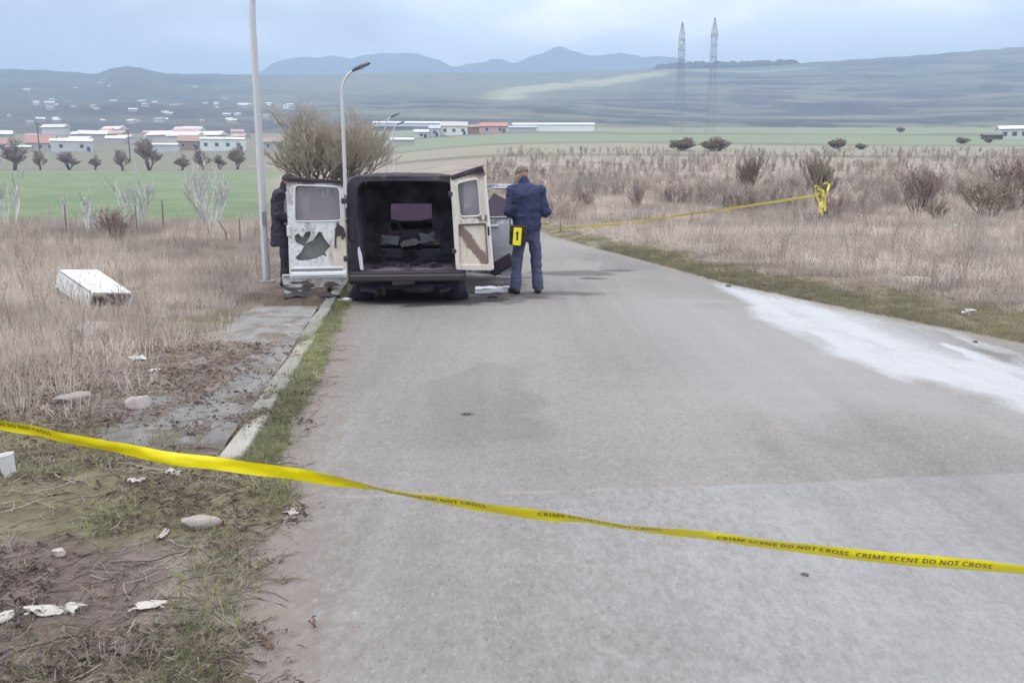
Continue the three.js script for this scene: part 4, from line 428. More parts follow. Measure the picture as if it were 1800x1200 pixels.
{
  const P = Math.PI;
  const rows = [[-4.7, 0.92, -4.52, 0.3], [-3.7, 0.78, -4.14, 0.1], [-2.95, 0.70, -3.86, 0.2], [-2.55, 0.668, -3.72, 0.25], [-2.245, 0.638, -3.6, 0.3], [-2.05, 0.628, -3.54, 0.25], [-1.90, 0.612, -3.49, 0.35], [-1.76, 0.594, -3.47, 0.3], [-1.635, 0.578, -3.45, 0.2], [-1.424, 0.553, -3.4, -0.1], [-1.24, 0.552, -3.35, -0.2], [-1.062, 0.546, -3.3, 0.05], [-0.90, 0.532, -3.28, 0.1], [-0.73, 0.514, -3.25, 0.35], [-0.62, 0.507, -3.22, 0.75], [-0.54, 0.500, -3.2, 0.9], [-0.40, 0.482, -3.17, 0.85], [-0.222, 0.459, -3.15, 0.55], [-0.08, 0.446, -3.12, 0.6], [0.044, 0.436, -3.1, 0.45], [0.16, 0.434, -3.07, 0.5], [0.259, 0.431, -3.05, 0.75], [0.42, 0.422, -3.0, 0.92], [0.55, 0.408, -3.0, 0.75], [0.66, 0.397, -3.0, 0.6], [0.88, 0.379, -2.97, 0.6], [1.0, 0.369, -2.95, 0.55], [1.10, 0.362, -2.94, 0.5], [1.37, 0.346, -2.9, 0.35], [1.55, 0.338, -2.88, 0.3], [1.68, 0.332, -2.87, 0.4], [1.84, 0.323, -2.85, 0.6], [2.2, 0.316, -2.82, 0.4], [2.75, 0.32, -2.78, 0.2], [4.2, 0.36, -2.68, 0.6], [6.5, 0.47, -2.55, 0.3], [9.0, 0.64, -2.42, 0.5], [11.7, 0.88, -2.3, 0.3]];
  const tape = new THREE.Mesh(ribbon(rows, 0.054, 1 / 5.94, -1.87 / 5.94), tapeMat); top(tape, 'barrier_tape', 'twisted yellow crime scene tape stretched across the whole foreground', 'tape');
  const pale = new THREE.MeshPhysicalMaterial({ color: col([0.76, 0.67, 0.16]), roughness: 0.5 }), wood = mat([0.20, 0.16, 0.12], 0.9);
  const far = new THREE.Mesh(ribbon([[1.42, 0.16, -24.9, 0.5], [3.2, 0.28, -25.4, 0.3], [5.15, 0.49, -26, 0.6], [7.3, 0.75, -26.6, 0.4], [9.58, 1.07, -26.96, 0.3]], 0.075, 1.3), pale); top(far, 'barrier_tape', 'thin far yellow tape running over the dry weeds', 'tape');
  const stake = (x, z, h) => { const g = new THREE.Group(); part(g, 'shaft', tube([V(0, -0.2, 0), V(0.01, h * 0.5, 0.01), V(0, h, 0)], [0.022, 0.02, 0.016], 7), wood); part(g, 'point', new THREE.ConeGeometry(0.016, 0.05, 7).translate(0, h + 0.025, 0), wood); g.position.set(x, rightSoil(x, z), z); return g; };
  top(stake(9.64, -27, 1.42), 'wooden_stake', 'stake wrapped in loose yellow tape among the dry weeds', 'stake'); top(stake(1.40, -24.9, 0.3), 'wooden_stake', 'low stake at the road edge where the far tape ends', 'stake'); top(stake(11.75, -2.3, 1.0), 'wooden_stake', 'stake on the bank holding one end of the near tape', 'stake'); const ls = stake(0, 0, 1.05); ls.position.set(-4.72, leftSoil(-4.72, -4.53), -4.53); top(ls, 'wooden_stake', 'stake in the dry grass holding the other end of the near tape', 'stake');
  const bow = new THREE.Group(); bow.position.set(9.64, 0, -26.96); const V3 = [[[-0.22, 1.36, 0.02, 0.2], [-0.19, 1.12, 0.07, 0.9], [-0.06, 0.86, 0.03, 0.3], [0.0, 0.52, 0.02, 0.9]], [[0.23, 1.42, 0.02, 0.5], [0.16, 1.18, 0.06, 1.4], [0.10, 0.82, 0.03, 0.2], [0.03, 0.66, 0.05, 1.2], [0.06, 0.45, 0.02, 0.5]], [[-0.22, 1.36, 0.03, 0.4], [-0.06, 1.30, 0.07, 1.1], [0.08, 1.43, 0.02, 0.2], [0.24, 1.40, 0.03, 0.9]], [[-0.17, 1.08, 0.04, 0.1], [-0.04, 1.16, 0.09, 1.0], [0.06, 1.02, 0.05, 0.2], [0.17, 1.17, 0.04, 0.8]], [[-0.08, 0.90, 0.05, 0.4], [0.04, 0.98, 0.08, 1.3], [0.12, 0.76, 0.05, 0.8], [0.14, 0.58, 0.05, 0.2]], [[-0.15, 1.25, 0.02, 0.4], [0.02, 1.2, 0.06, 0.2], [0.04, 0.9, 0.04, 1.1], [-0.03, 0.72, 0.05, 0.3]]]; for (const r of V3) part(bow, 'tape_strip', ribbon(r, 0.07, 1.2), pale); top(bow, 'tape_bow', 'loose bow of yellow tape hung in a wedge on the weedy stake', 'tape');
}
// ---------------------------------------------------------------- discarded white casing
{
  const w = new THREE.MeshPhysicalMaterial({ map: texture(256, 256, (u, v) => { const n = fbm(u * 6 + 2, v * 6, 5), r = smooth(0.68, 0.76, fbm(u * 14 + 5, v * 10, 4)); return mix3(mix3([0.66, 0.67, 0.69], [0.54, 0.56, 0.545], n), [0.36, 0.25, 0.16], r * 0.5); }), roughness: 0.42 });
  const A = V(-6.25, 0.40, -11.75), Bp = V(-5.74, 0.40, -11.78), C = V(-4.82, 0.225, -10.72), D = V(-5.30, 0.235, -10.68); // top corners: far left, far right, near right, near left
  const nrm = D.clone().sub(A).cross(Bp.clone().sub(A)).normalize(); if (nrm.y < 0) nrm.negate(); const dn = nrm.clone().multiplyScalar(-0.215).add(V(-0.07, 0, 0.0)), g = new THREE.Group(), base = V(-5.5, leftSoil(-5.5, -11.2), -11.2); g.position.copy(base); const L = (p, q, t) => p.clone().lerp(q, t);
  const quad = (a, b, c, d, th) => slab(6, 8, (u, v) => { const p = L(L(a, b, u), L(d, c, u), v).sub(base); const dent = 0.012 * Math.sin(u * 3.1) * Math.sin(v * 3.1) * fbm(u * 3 + th * 90, v * 3, 2); return [p.x, p.y - dent, p.z]; }, th);
  part(g, 'top_panel', quad(A, Bp, C, D, 0.018), w); const lo = p => p.clone().add(dn);
  part(g, 'side_panel', quad(L(A, D, 0.004), D, lo(D), lo(A), 0.018).translate(-0.003, -0.012, 0), w); part(g, 'side_panel', quad(Bp, C, lo(C), lo(Bp), -0.018).translate(0.003, -0.012, 0), w); part(g, 'end_panel', quad(A, Bp, lo(Bp), lo(A), 0.018).translate(0, -0.012, -0.003), w);
  const e1 = curve([A, L(A, lo(A), 0.5).add(V(-0.012, 0, 0)), lo(A)].map(p => p.clone().sub(base)), 8), e2 = curve([D, L(D, lo(D), 0.5), lo(D)].map(p => p.clone().sub(base)), 8); part(g, 'folded_edge', tube(e1, 0.013, 6), w); part(g, 'folded_edge', tube(e2, 0.013, 6), w); const hp = L(L(A, D, 0.93), L(lo(A), lo(D), 0.93), 0.33).sub(base); part(g, 'drain_hole', new THREE.TorusGeometry(0.022, 0.008, 6, 14).rotateY(-0.9).translate(hp.x - 0.012, hp.y, hp.z + 0.012), mat([0.12, 0.13, 0.13], 0.8));
  for (const p of [lo(A), lo(D)]) part(g, 'foot', tube([V(p.x - base.x, p.y - base.y, p.z - base.z), V(p.x - base.x, leftSoil(p.x, p.z) - base.y - 0.02, p.z - base.z)], 0.018, 6), mat([0.25, 0.22, 0.2], 0.8));
  top(g, 'discarded_casing', 'discarded white metal appliance casing lying tilted in the dry weeds', 'casing');
}
// ---------------------------------------------------------------- grass and weeds
function tuft(seed, n, h0, h1, w, lean, r0, bend) { const r = rng(seed), a = new Acc(); for (let k = 0; k < n; k++) { const q = r() * 6.283, rr = Math.sqrt(r()) * r0, l = lerp(h0, h1, r()), tl = lean * r(), d = V(Math.cos(q) * tl, 1, Math.sin(q) * tl).normalize(), s = r() * 6.283; a.blade(V(Math.cos(q) * rr, -0.02, Math.sin(q) * rr), d, l, w * (0.6 + 0.7 * r()), bend * r(), V(Math.cos(s), 0, Math.sin(s))); } return a.build(); }
function stalk(seed, n, h0, h1, w) { const r = rng(seed), a = new Acc(); for (let k = 0; k < n; k++) { const q = r() * 6.283, rr = r() * 0.12, l = lerp(h0, h1, r()), d = V((r() - 0.5) * 0.5, 1, (r() - 0.5) * 0.5).normalize(), p = V(Math.cos(q) * rr, -0.02, Math.sin(q) * rr), e = p.clone().addScaledVector(d, l); a.cone(p, e, w, w * 0.5, 3); const m = 2 + Math.floor(r() * 3); for (let i = 0; i < m; i++) { const t = 0.5 + 0.5 * r(), b = p.clone().lerp(e, t), f = b.clone().add(V((r() - 0.5) * 0.16, 0.04 + r() * 0.1, (r() - 0.5) * 0.16)); a.cone(b, f, w * 0.5, w * 0.25, 3); if (r() < 0.5) { const s = w * 2.4; a.cone(f, f.clone().add(V(0, s * 2, 0)), s, s * 0.4, 3); } } } return a.build(); }
function field(name, label, geo, places, colours, seed, rough = 0.95) { const r = rng(seed), m = new THREE.InstancedMesh(geo, new THREE.MeshPhysicalMaterial({ color: 0xffffff, roughness: rough, side: THREE.DoubleSide, transmission: name == 'skyline_wood' ? 0 : 0.35, thickness: 0 }), places.length), M = new THREE.Matrix4(), Q = new THREE.Quaternion(), c = new THREE.Color(); places.forEach((p, i) => { Q.setFromEuler(new THREE.Euler((r() - 0.5) * 0.2, r() * 6.283, (r() - 0.5) * 0.2)); const s = p[3] * (0.75 + 0.5 * r()); M.compose(V(p[0], p[1], p[2]), Q, V(s, s * (0.8 + 0.4 * r()), s)); m.setMatrixAt(i, M); const k = colours[Math.floor(r() * colours.length)], b = (0.66 + 0.34 * r()) * lerp(0.72, 1.16, smooth(0.3, 0.7, fbm(p[0] * 0.5 + 3, p[2] * 0.35 + 6, 3))); m.setColorAt(i, c.setRGB(k[0] * b, k[1] * b, k[2] * b)); }); setting(m, name, 'stuff', label); }
{
  const r = rng(101), dryL = [], stemL = [], dryR = [], stemR = [], green = [], straw = [], far = [], tallR = [], mossy = [];
  const inCasing = (x, z) => Math.abs(x + 5.55 + (z + 11.2) * -0.75) < 0.42 && z < -10.5 && z > -12.0, nearMan = (x, z) => Math.hypot(x + 3.4, z + 12.9) < 0.35;
  for (let k = 0; k < 17000; k++) { const d = 2.4 + 23 * Math.pow(r(), 0.8), x = -(0.64 * d + 0.6) * r() - 0.4, z = -d, e = roadLeft(z) - x; if (e < 0.15) continue; const n = fbm(x * 0.8 + 4, z * 0.8 + 9, 3), near = smooth(5.0, 7.5, d), edge = smooth(0.9 + (n - 0.5) * 2, 2.9 + (n - 0.5) * 2, e); if (inCasing(x, z) || nearMan(x, z)) continue; if (r() < edge * near * (0.35 + n)) { dryL.push([x, leftSoil(x, z), z, 0.55 + 0.75 * n]); if (r() < 0.09) stemL.push([x, leftSoil(x, z), z, 0.6 + 0.7 * r()]); } else if (r() < 0.035 && e > 0.5) dryL.push([x, leftSoil(x, z), z, 0.3 + 0.3 * r()]); }
  for (let k = 0; k < 9000; k++) { const d = 2.5 + 10 * Math.pow(r(), 1.2), z = -d, x = roadLeft(z) - (r() < 0.4 ? 0.05 + r() * 0.28 : r() * 3.4), e = roadLeft(z) - x, n = fbm(x * 1.7 + 60, z * 1.7 + 12, 3); const gut = e < 0.36 && z < -4.7; if (z < -4.8 && e > 0.36 && e < 0.60 && r() < 0.8) continue; if (gut ? r() < 0.75 : r() < smooth(0.56, 0.70, n) * (z < -5 ? 0.5 : 0.55)) green.push([x, leftSoil(x, z), z, gut ? 0.35 + 0.5 * r() : 0.4 + 0.6 * r()]); }
  for (const [cx, cz, rad, cnt] of [[-1.28, -4.35, 0.14, 40], [-1.25, -3.35, 0.16, 34], [-1.98, -4.0, 0.12, 26], [-1.35, -3.75, 0.14, 26], [-2.75, -4.95, 0.3, 60], [-1.15, -3.0, 0.15, 40], [-2.2, -5.2, 0.2, 30]]) for (let k = 0; k < cnt; k++) { const q = r() * 6.28, t = Math.sqrt(r()) * rad, x = cx + Math.cos(q) * t, z = cz + Math.sin(q) * t * 1.6; green.push([x, leftSoil(x, z), z, 0.6 + 0.6 * r()]); }
  for (let k = 0; k < 5200; k++) { const d = 2.4 + 7 * Math.pow(r(), 1.3), z = -d, x = roadLeft(z) + 0.05 - 4.2 * r(); straw.push([x, leftSoil(x, z) + 0.006, z, 0.5 + 0.9 * r()]); }
  for (let k = 0; k < 38000; k++) { const d = 8 + 62 * Math.pow(r(), 0.75), z = -d, x = roadRight(z) + (0.62 * d + 3 - roadRight(z)) * r(), e = x - roadRight(z); if (e < 0.08) continue; const n = fbm(x * 0.6 + 14, z * 0.6 + 9, 3), wide = 0.8 + (n - 0.5) * 1.8 + smooth(-16, -8, z) * 0.7, y = rightSoil(x, z); if (r() < smooth(wide, wide + 0.9, e)) { if (r() < 0.5) dryR.push([x, y, z, (0.5 + 0.75 * n) * (1 + d * 0.012)]); if (r() < 0.08) stemR.push([x, y, z, 0.55 + 0.6 * r() + d * 0.006]); } else mossy.push([x, y, z, 0.3 + 0.7 * r() * n * 1.6]); } for (let k = 0; k < 5000; k++) { const z = -8 - 12 * r(), x = roadRight(z) + 0.05 + 1.6 * r() * r(), y = rightSoil(x, z); mossy.push([x, y, z, 0.3 + 0.6 * r()]); }
  for (let k = 0; k < 6500; k++) { const d = 31 + 150 * Math.pow(r(), 1.7), z = -d, x = roadRight(z) + 1 + (0.66 * d + 2 - roadRight(z)) * r(), n = fbm(x * 0.22 + 4, z * 0.22 + 9, 3); if (r() < smooth(0.42, 0.6, n)) tallR.push([x, d < 65 ? rightSoil(x, z) : terrain(x, z), z, (0.7 + 1.0 * n) * (d > 65 ? 1.3 : 1)]); }
  for (let k = 0; k < 9000; k++) { const d = 23 + 12 * r(), z = -d, x = -4.8 - 0.1 * (d - 26) - 0.6 * d * r(); if (d > 27 && x / d > -0.27 === false) continue; far.push([x, terrain(x, z) + 0.03, z, 0.7 + 0.5 * r()]); }
  const dry = [[0.66, 0.56, 0.49], [0.58, 0.49, 0.43], [0.74, 0.65, 0.565], [0.48, 0.38, 0.33], [0.63, 0.57, 0.52]], brown = [[0.42, 0.33, 0.285], [0.50, 0.41, 0.35], [0.30, 0.225, 0.20], [0.56, 0.48, 0.42]], greens = [[0.27, 0.30, 0.115], [0.34, 0.335, 0.15], [0.21, 0.26, 0.10], [0.42, 0.38, 0.20]];
  field('dry_grass', 'dry beige grass covering the waste ground beside the casing', tuft(1, 22, 0.06, 0.24, 0.0045, 0.95, 0.15, 1.0), dryL, dry, 11); field('dry_stalks', 'brown dead weed stalks standing in the grass around the casing', stalk(2, 4, 0.2, 0.48, 0.003), stemL, brown.concat(dry), 12);
  field('green_grass', 'green grass tufts along the kerb and foreground soil', tuft(3, 16, 0.03, 0.15, 0.0026, 1.1, 0.06, 1.3), green, greens, 13);
  field('dry_grass', 'dry beige grass beyond the grassy road edge', tuft(4, 24, 0.06, 0.27, 0.0055, 0.9, 0.18, 0.9), dryR, dry, 14); field('dry_stalks', 'brown dead weed stalks beyond the grassy road edge', stalk(5, 5, 0.2, 0.55, 0.004), stemR, brown.concat(dry), 15);
  field('roadside_grass', 'short olive grass along the far road edge', tuft(6, 22, 0.04, 0.15, 0.0035, 1.0, 0.09, 1.0), mossy, [[0.27, 0.265, 0.13], [0.21, 0.22, 0.10], [0.40, 0.35, 0.23], [0.30, 0.235, 0.15], [0.48, 0.42, 0.31]], 16);
  field('tall_weeds', 'tall brown dead weeds in the fallow field behind the stake', stalk(7, 9, 0.2, 0.52, 0.008), tallR, [brown[1], brown[3]].concat(dry), 17); field('field_margin_grass', 'dry grass at the margin of the green field', tuft(8, 22, 0.15, 0.5, 0.008, 0.5, 0.2, 0.5), far, dry, 18);
  const lg = new Acc(), lr = rng(29), leaves = []; for (let k = 0; k < 9; k++) { const c = V((lr() - 0.5) * 0.14, 0.004 + lr() * 0.012, (lr() - 0.5) * 0.12), q = lr() * 6.28, L = 0.006 + 0.008 * lr(), a = V(Math.cos(q) * L, (lr() - 0.3) * 0.012, Math.sin(q) * L), b = V(-Math.sin(q) * L * 0.45, (lr() - 0.3) * 0.012, Math.cos(q) * L * 0.45); const n1 = c.clone().add(a), n2 = c.clone().sub(a), s1 = c.clone().add(b).add(V(0, 0.006, 0)), s2 = c.clone().sub(b).add(V(0, 0.006, 0)); lg.tri(n1, s1, n2); lg.tri(n1, n2, s2); }
  for (let k = 0; k < 7000; k++) { const d = 2.4 + 6 * Math.pow(r(), 1.4), z = -d, x = roadLeft(z) + 0.12 - 4.0 * Math.pow(r(), 0.8), n = fbm(x * 1.2 + 33, z * 1.2 + 4, 3); if (r() < smooth(0.38, 0.6, n)) leaves.push([x, Math.max(leftSoil(x, z), x > roadLeft(z) ? 0.001 : -1) + 0.003, z, 0.6 + 0.8 * r()]); }
  field('leaf_litter', 'brown dead leaf litter on the foreground soil', lg.build(), leaves, [[0.17, 0.105, 0.085], [0.22, 0.14, 0.11], [0.28, 0.20, 0.155], [0.12, 0.08, 0.072], [0.36, 0.30, 0.25]], 39);
  const sg = new Acc(), sr = rng(9); for (let k = 0; k < 3; k++) { let p = V((sr() - 0.5) * 0.1, 0, (sr() - 0.5) * 0.1), q = sr() * 6.28; for (let i = 0; i < 4; i++) { q += (sr() - 0.5) * 0.7; const e = p.clone().add(V(Math.cos(q) * 0.035, (sr() - 0.45) * 0.012, Math.sin(q) * 0.035)); sg.cone(p, e, 0.0016, 0.0014, 3); p = e; } } field('straw_litter', 'fallen straw and dead leaves scattered on the foreground soil', sg.build(), straw, [[0.50, 0.43, 0.33], [0.34, 0.27, 0.20], [0.22, 0.15, 0.11], [0.60, 0.54, 0.45], [0.15, 0.10, 0.08]], 19);
}
// ---------------------------------------------------------------- shrubs and trees
function grow(seed, o) { // bare branching plant: stems in one geometry, twigs in another
  const r = rng(seed), S = new Acc(), T = new Acc();
  const go = (p, d, len, rad, lv) => { const A = lv < o.woody ? S : T; let q = p, dir = d.clone(); const n = lv < 2 ? 3 : 2; for (let i = 0; i < n; i++) { dir.add(V((r() - 0.5) * o.wob, o.up * 0.3, (r() - 0.5) * o.wob)).normalize(); const e = q.clone().addScaledVector(dir, len / n), ra = rad * (1 - 0.35 * i / n), rb = rad * (1 - 0.35 * (i + 1) / n); A.cone(q, e, Math.max(ra, o.thin), Math.max(rb, o.thin), lv < o.woody ? 5 : 3); q = e; if (lv < o.levels - 1 && i > 0 || (lv > 0 && lv < o.levels - 1)) { const m = i == n - 1 ? o.kids : 1; for (let k = 0; k < m; k++) { const a = r() * 6.283, s = o.fork * (0.5 + r()), c = dir.clone().add(V(Math.cos(a) * s, o.up * 0.4 * r(), Math.sin(a) * s)).normalize(); go(q, c, len * o.ratio * (0.75 + 0.5 * r()), rad * 0.6, lv + 1); } } } };
  for (let k = 0; k < o.stems; k++) { const a = k / o.stems * 6.283 + r(), s = o.spread * Math.sqrt((k + 0.5) / o.stems); go(V(Math.cos(a) * o.base * r(), -0.1, Math.sin(a) * o.base * r()), V(Math.cos(a) * s, 1, Math.sin(a) * s).normalize(), o.len * (0.8 + 0.4 * r()), o.rad, 0); }
  return { S: S.build(), T: T.build() };
}
function plant(name, label, cat, group, x, z, g, ms, mt, s = 1, turn = 0, parts = ['trunk', 'crown'], sy = 1) { const o = new THREE.Group(); part(o, parts[0], g.S, ms); if (g.T.attributes.position.count) part(o, parts[1], g.T, mt); o.position.set(x, (Math.abs(x) < 30 && z > -30 ? (x < 0 ? leftSoil(x, z) : rightSoil(x, z)) : terrain(x, z)), z); o.scale.set(s, s * sy, s); o.rotation.y = turn; return top(o, name, label, cat, group); }
{
  const bark = mat([0.13, 0.105, 0.09], 0.95), twig = mat([0.34, 0.295, 0.245], 0.95), palebark = mat([0.60, 0.60, 0.58], 0.9), paletwig = mat([0.46, 0.46, 0.44], 0.9), brownT = mat([0.30, 0.235, 0.215], 0.95), olive = mat([0.27, 0.23, 0.185], 0.95);
  plant('bare_tree', 'large rounded bare tree behind the van and lamp posts', 'tree', null, -10.35, -48, grow(21, { stems: 17, base: 0.7, spread: 1.5, len: 1.75, rad: 0.09, levels: 6, kids: 3, fork: 0.62, ratio: 0.64, wob: 0.75, up: 0.26, woody: 2, thin: 0.0042 }), bark, twig, 1.0, 0, ['trunk', 'crown'], 1.1);
  const sap = (seed, stems, spread, len) => grow(seed, { stems, base: 0.12, spread, len, rad: 0.036, levels: 4, kids: 2, fork: 0.45, ratio: 0.58, wob: 0.3, up: 0.5, woody: 2, thin: 0.007 });
  for (const [x, z, sd, st, sp, ln, l] of [[-14.35, -24.5, 31, 3, 0.25, 0.95, 'pale bare sapling at the edge of the frame by the green field'], [-12.3, -23.6, 32, 1, 0.10, 0.5, 'short pale forked stem before the green field'], [-11.45, -23.3, 33, 3, 0.2, 0.55, 'thin pale sapling with forked top before the green field'], [-10.6, -24.2, 34, 7, 0.28, 0.75, 'clump of upright pale stems in the middle of the green field edge'], [-8.65, -24.6, 35, 9, 0.85, 0.85, 'spreading pale shrub with white stems near the tall lamp post']]) plant('pale_shrub', l, 'shrub', 'pale shrubs before the green field', x, z, sap(sd, st, sp, ln), palebark, paletwig, 1, sd, ['stem', 'twigs']);
  const fuzz = (seed, up, spread) => grow(seed, { stems: 11, base: 0.10, spread, len: 0.62, rad: 0.02, levels: 4, kids: 3, fork: 0.6, ratio: 0.62, wob: 0.3, up, woody: 1, thin: 0.008 });
  const F = [fuzz(41, 0.5, 0.7), fuzz(42, 0.3, 1.0), fuzz(43, 0.7, 0.4)];
  const rt = [[15.6, -33, 0, 1.35, brownT, 'dark upright shrub right of the stake'], [19.5, -33.5, 0, 1.6, brownT, 'tall dark maroon shrub at the frame edge'], [17.2, -31, 1, 1.2, olive, 'low wide olive shrub between the two dark shrubs'], [13.6, -38, 2, 1.5, olive, 'thin grey-olive shrub behind the stake'], [12.2, -45, 2, 1.5, olive, 'pale brown shrub just above the stake'], [9.1, -34, 1, 0.8, brownT, 'small brown shrub beside the tape bow'], [7.2, -38, 1, 0.75, brownT, 'dark low shrub halfway along the far tape'], [5.2, -36, 2, 0.7, brownT, 'slender dark weed shrub above the far tape'], [11.3, -30.5, 1, 0.75, brownT, 'little brown shrub on the far side of the stake'], [3.0, -36, 1, 0.7, brownT, 'brown shrub in the weeds beyond the man'], [14.3, -29, 1, 0.55, olive, 'small rounded bush in the pale grass near the stake'], [-7.15, -30, 1, 1.15, mat([0.30, 0.25, 0.20], 0.95), 'straw-coloured bush beside the tall lamp post'], [-9.95, -21.4, 1, 0.62, brownT, 'small brown bush among the pale stems']];
  for (const [x, z, k, s, m, l] of rt) plant('bare_shrub', l, 'shrub', 'bare shrubs in the weeds', x, z, F[k], bark, m, s, x * 7, ['stem', 'twigs']);
  const thick = [44, 45].map(sd => grow(sd, { stems: 26, base: 0.16, spread: 1.5, len: 0.5, rad: 0.03, levels: 5, kids: 3, fork: 0.8, ratio: 0.62, wob: 0.7, up: 0.25, woody: 1, thin: 0.014 }));
  const fs = [[0.195, 175, 5.2, 1, 'dark thicket at the foot of the shorter pylon'], [0.232, 172, 5.6, 1, 'dark thicket at the foot of the taller pylon'], [0.372, 190, 3.6, 0, 'round dark bush on the field strip above the stake'], [0.40, 185, 2.6, 1, 'low bush right beside the round dark bush'], [0.443, 430, 4.0, 0, 'lone dark bush out on the green slope'], [0.515, 240, 3.6, 1, 'bush on the field edge below the white building'], [0.545, 250, 2.6, 0, 'small bush on the field edge near the frame']];
  for (const [b, d, s, k, l] of fs) plant('field_bush', l, 'bush', 'bushes on the far fields', b * d, -d, thick[k], bark, olive, s * 0.5, b * 50, ['stem', 'twigs'], k ? 0.75 : 1.0);
  const rowT = [51, 52, 53].map(s => grow(s, { stems: 4, base: 0.08, spread: 0.42, len: 0.75, rad: 0.08, levels: 6, kids: 3, fork: 0.75, ratio: 0.64, wob: 0.5, up: 0.2, woody: 1, thin: 0.013 }));
  [-20, 2, 42, 84, 130, 185, 230, 272, 326, 372, 398, 425].forEach((px, i) => { const d = 184 + (i * 37 % 17), b = (px + (i * 29 % 13) - 6 - 900) / 1500; plant('orchard_tree', `small dark bare tree in the row behind the green field, ${['cut off by the frame', 'first whole one', 'second', 'third', 'fourth', 'fifth', 'sixth', 'seventh', 'eighth', 'ninth', 'tenth', 'last one'][i]}`, 'tree', 'row of small trees behind the green field', b * d, -d, rowT[i % 3], bark, mat([0.33, 0.275, 0.26], 0.95), 1.35 + (i * 7 % 5) * 0.27, i * 2.1, ['trunk', 'crown'], 0.85 + (i * 5 % 4) * 0.14); });
  const sp = mat([0.20, 0.17, 0.15], 0.9), spale = mat([0.40, 0.38, 0.36], 0.9); const st = [[-15.9, -26.5, 1.1, sp, 'dark fence stake nearest the frame edge'], [-11.95, -23.0, 0.85, sp, 'dark fence stake right of the short pale forked stem'], [-10.15, -23.2, 0.8, sp, 'dark fence stake before the upright pale clump'], [-9.75, -24.0, 0.95, sp, 'dark fence stake close behind the upright pale clump'], [-6.95, -20.8, 0.55, sp, 'short leaning stake in the weeds left of the lamp post'], [-6.55, -20.6, 0.6, sp, 'short upright stake in the weeds by the lamp post'], [-13.4, -24.9, 0.8, spale, 'pale fence stake beside the sapling at the frame edge'], [-12.75, -24.2, 0.55, spale, 'short pale fence stake before the green field']]; st.forEach(([x, z, h, m, l], i) => { const o = new THREE.Group(); part(o, 'shaft', tube([V(0, -0.15, 0), V(0.01, h * 0.5, 0), V(i == 4 ? -0.15 : 0.02, h, 0)], [0.024, 0.022, 0.018], 6), m); o.position.set(x, leftSoil(x, z), z); top(o, 'fence_stake', l, 'stake', 'stakes at the edge of the green field'); });
  // wood on the skyline of the right-hand ridge
  const wr = rng(61), pl = []; for (let k = 0; k < 420; k++) { const one = wr() < 0.8, b = one ? 0.165 + 0.125 * wr() : 0.297 + 0.022 * wr(), d = 1960 + 40 * wr(), x = b * d; pl.push([x, terrain(x, -d) + (wr() * 6 - 2) * (one ? smooth(0.16, 0.21, b) : 1), -d, 5 + 4 * wr()]); } const lump = new THREE.IcosahedronGeometry(1, 1), LP = lump.attributes.position; for (let i = 0; i < LP.count; i++) { const q = 0.75 + 0.5 * hash(Math.round(LP.getX(i) * 90), Math.round(LP.getY(i) * 70 + LP.getZ(i) * 50)); LP.setXYZ(i, LP.getX(i) * q, LP.getY(i) * q * 0.8, LP.getZ(i) * q); } lump.computeVertexNormals(); field('skyline_wood', 'dark wood along the skyline behind the pylons', lump, pl, [[0.05, 0.05, 0.045], [0.07, 0.06, 0.055]], 62);
}
// ---------------------------------------------------------------- buildings
function building(label, b, d, w, h, dep, roofH, wall, roof, nWin, turn = 0, group, gableFront = false) {
  const g = new THREE.Group(), x = b * d; const wm = mat(wall, 0.9), rm = mat(roof, 0.85), dk = mat([0.07, 0.075, 0.09], 0.25), fr = mat([0.5, 0.5, 0.5], 0.7);
  const gp = shapeOf([[-dep / 2, 0], [dep / 2, 0], [dep / 2, h], [0, h + roofH], [-dep / 2, h]]), wg = new THREE.ExtrudeGeometry(gp, { depth: w, bevelEnabled: false }); wg.rotateY(Math.PI / 2); wg.translate(-w / 2, 0, 0); part(g, 'wall', wg, wm);
  const ov = 0.4, sl = Math.hypot(dep / 2 + ov, roofH * (dep / 2 + ov) / (dep / 2)), an = Math.atan2(roofH, dep / 2); const rg = [-1, 1].map(s => box(w + 2 * ov, 0.18, sl, 0, 0, 0).rotateX(s * an).translate(0, h + roofH / 2 - ov * roofH / dep * 1 + 0.12, s * (dep / 4 + ov / 2))); part(g, 'roof', join(rg), rm);
  if (nWin) for (let k = 0; k < nWin; k++) { const ww = Math.min(1.4, w / nWin * 0.5), xx = -w / 2 + w * (k + 0.5) / nWin, f = part(g, 'window', box(ww + 0.3, Math.min(1.7, h * 0.5), 0.1, xx, h * 0.55, dep / 2 + 0.03), fr); part(f, 'pane', box(ww, Math.min(1.4, h * 0.42), 0.06, xx, h * 0.55, dep / 2 + 0.075), dk); }
  if (nWin) part(g, 'door', box(1.3, Math.min(2.3, h * 0.7), 0.1, w * 0.5 - 1.4, Math.min(1.15, h * 0.35), dep / 2 + 0.045), dk);
  g.position.set(x, terrain(x, -d) - 0.4, -d); g.rotation.y = turn + Math.atan2(-b, 1) * 0.5; return top(g, 'building', label, 'building', group);
}
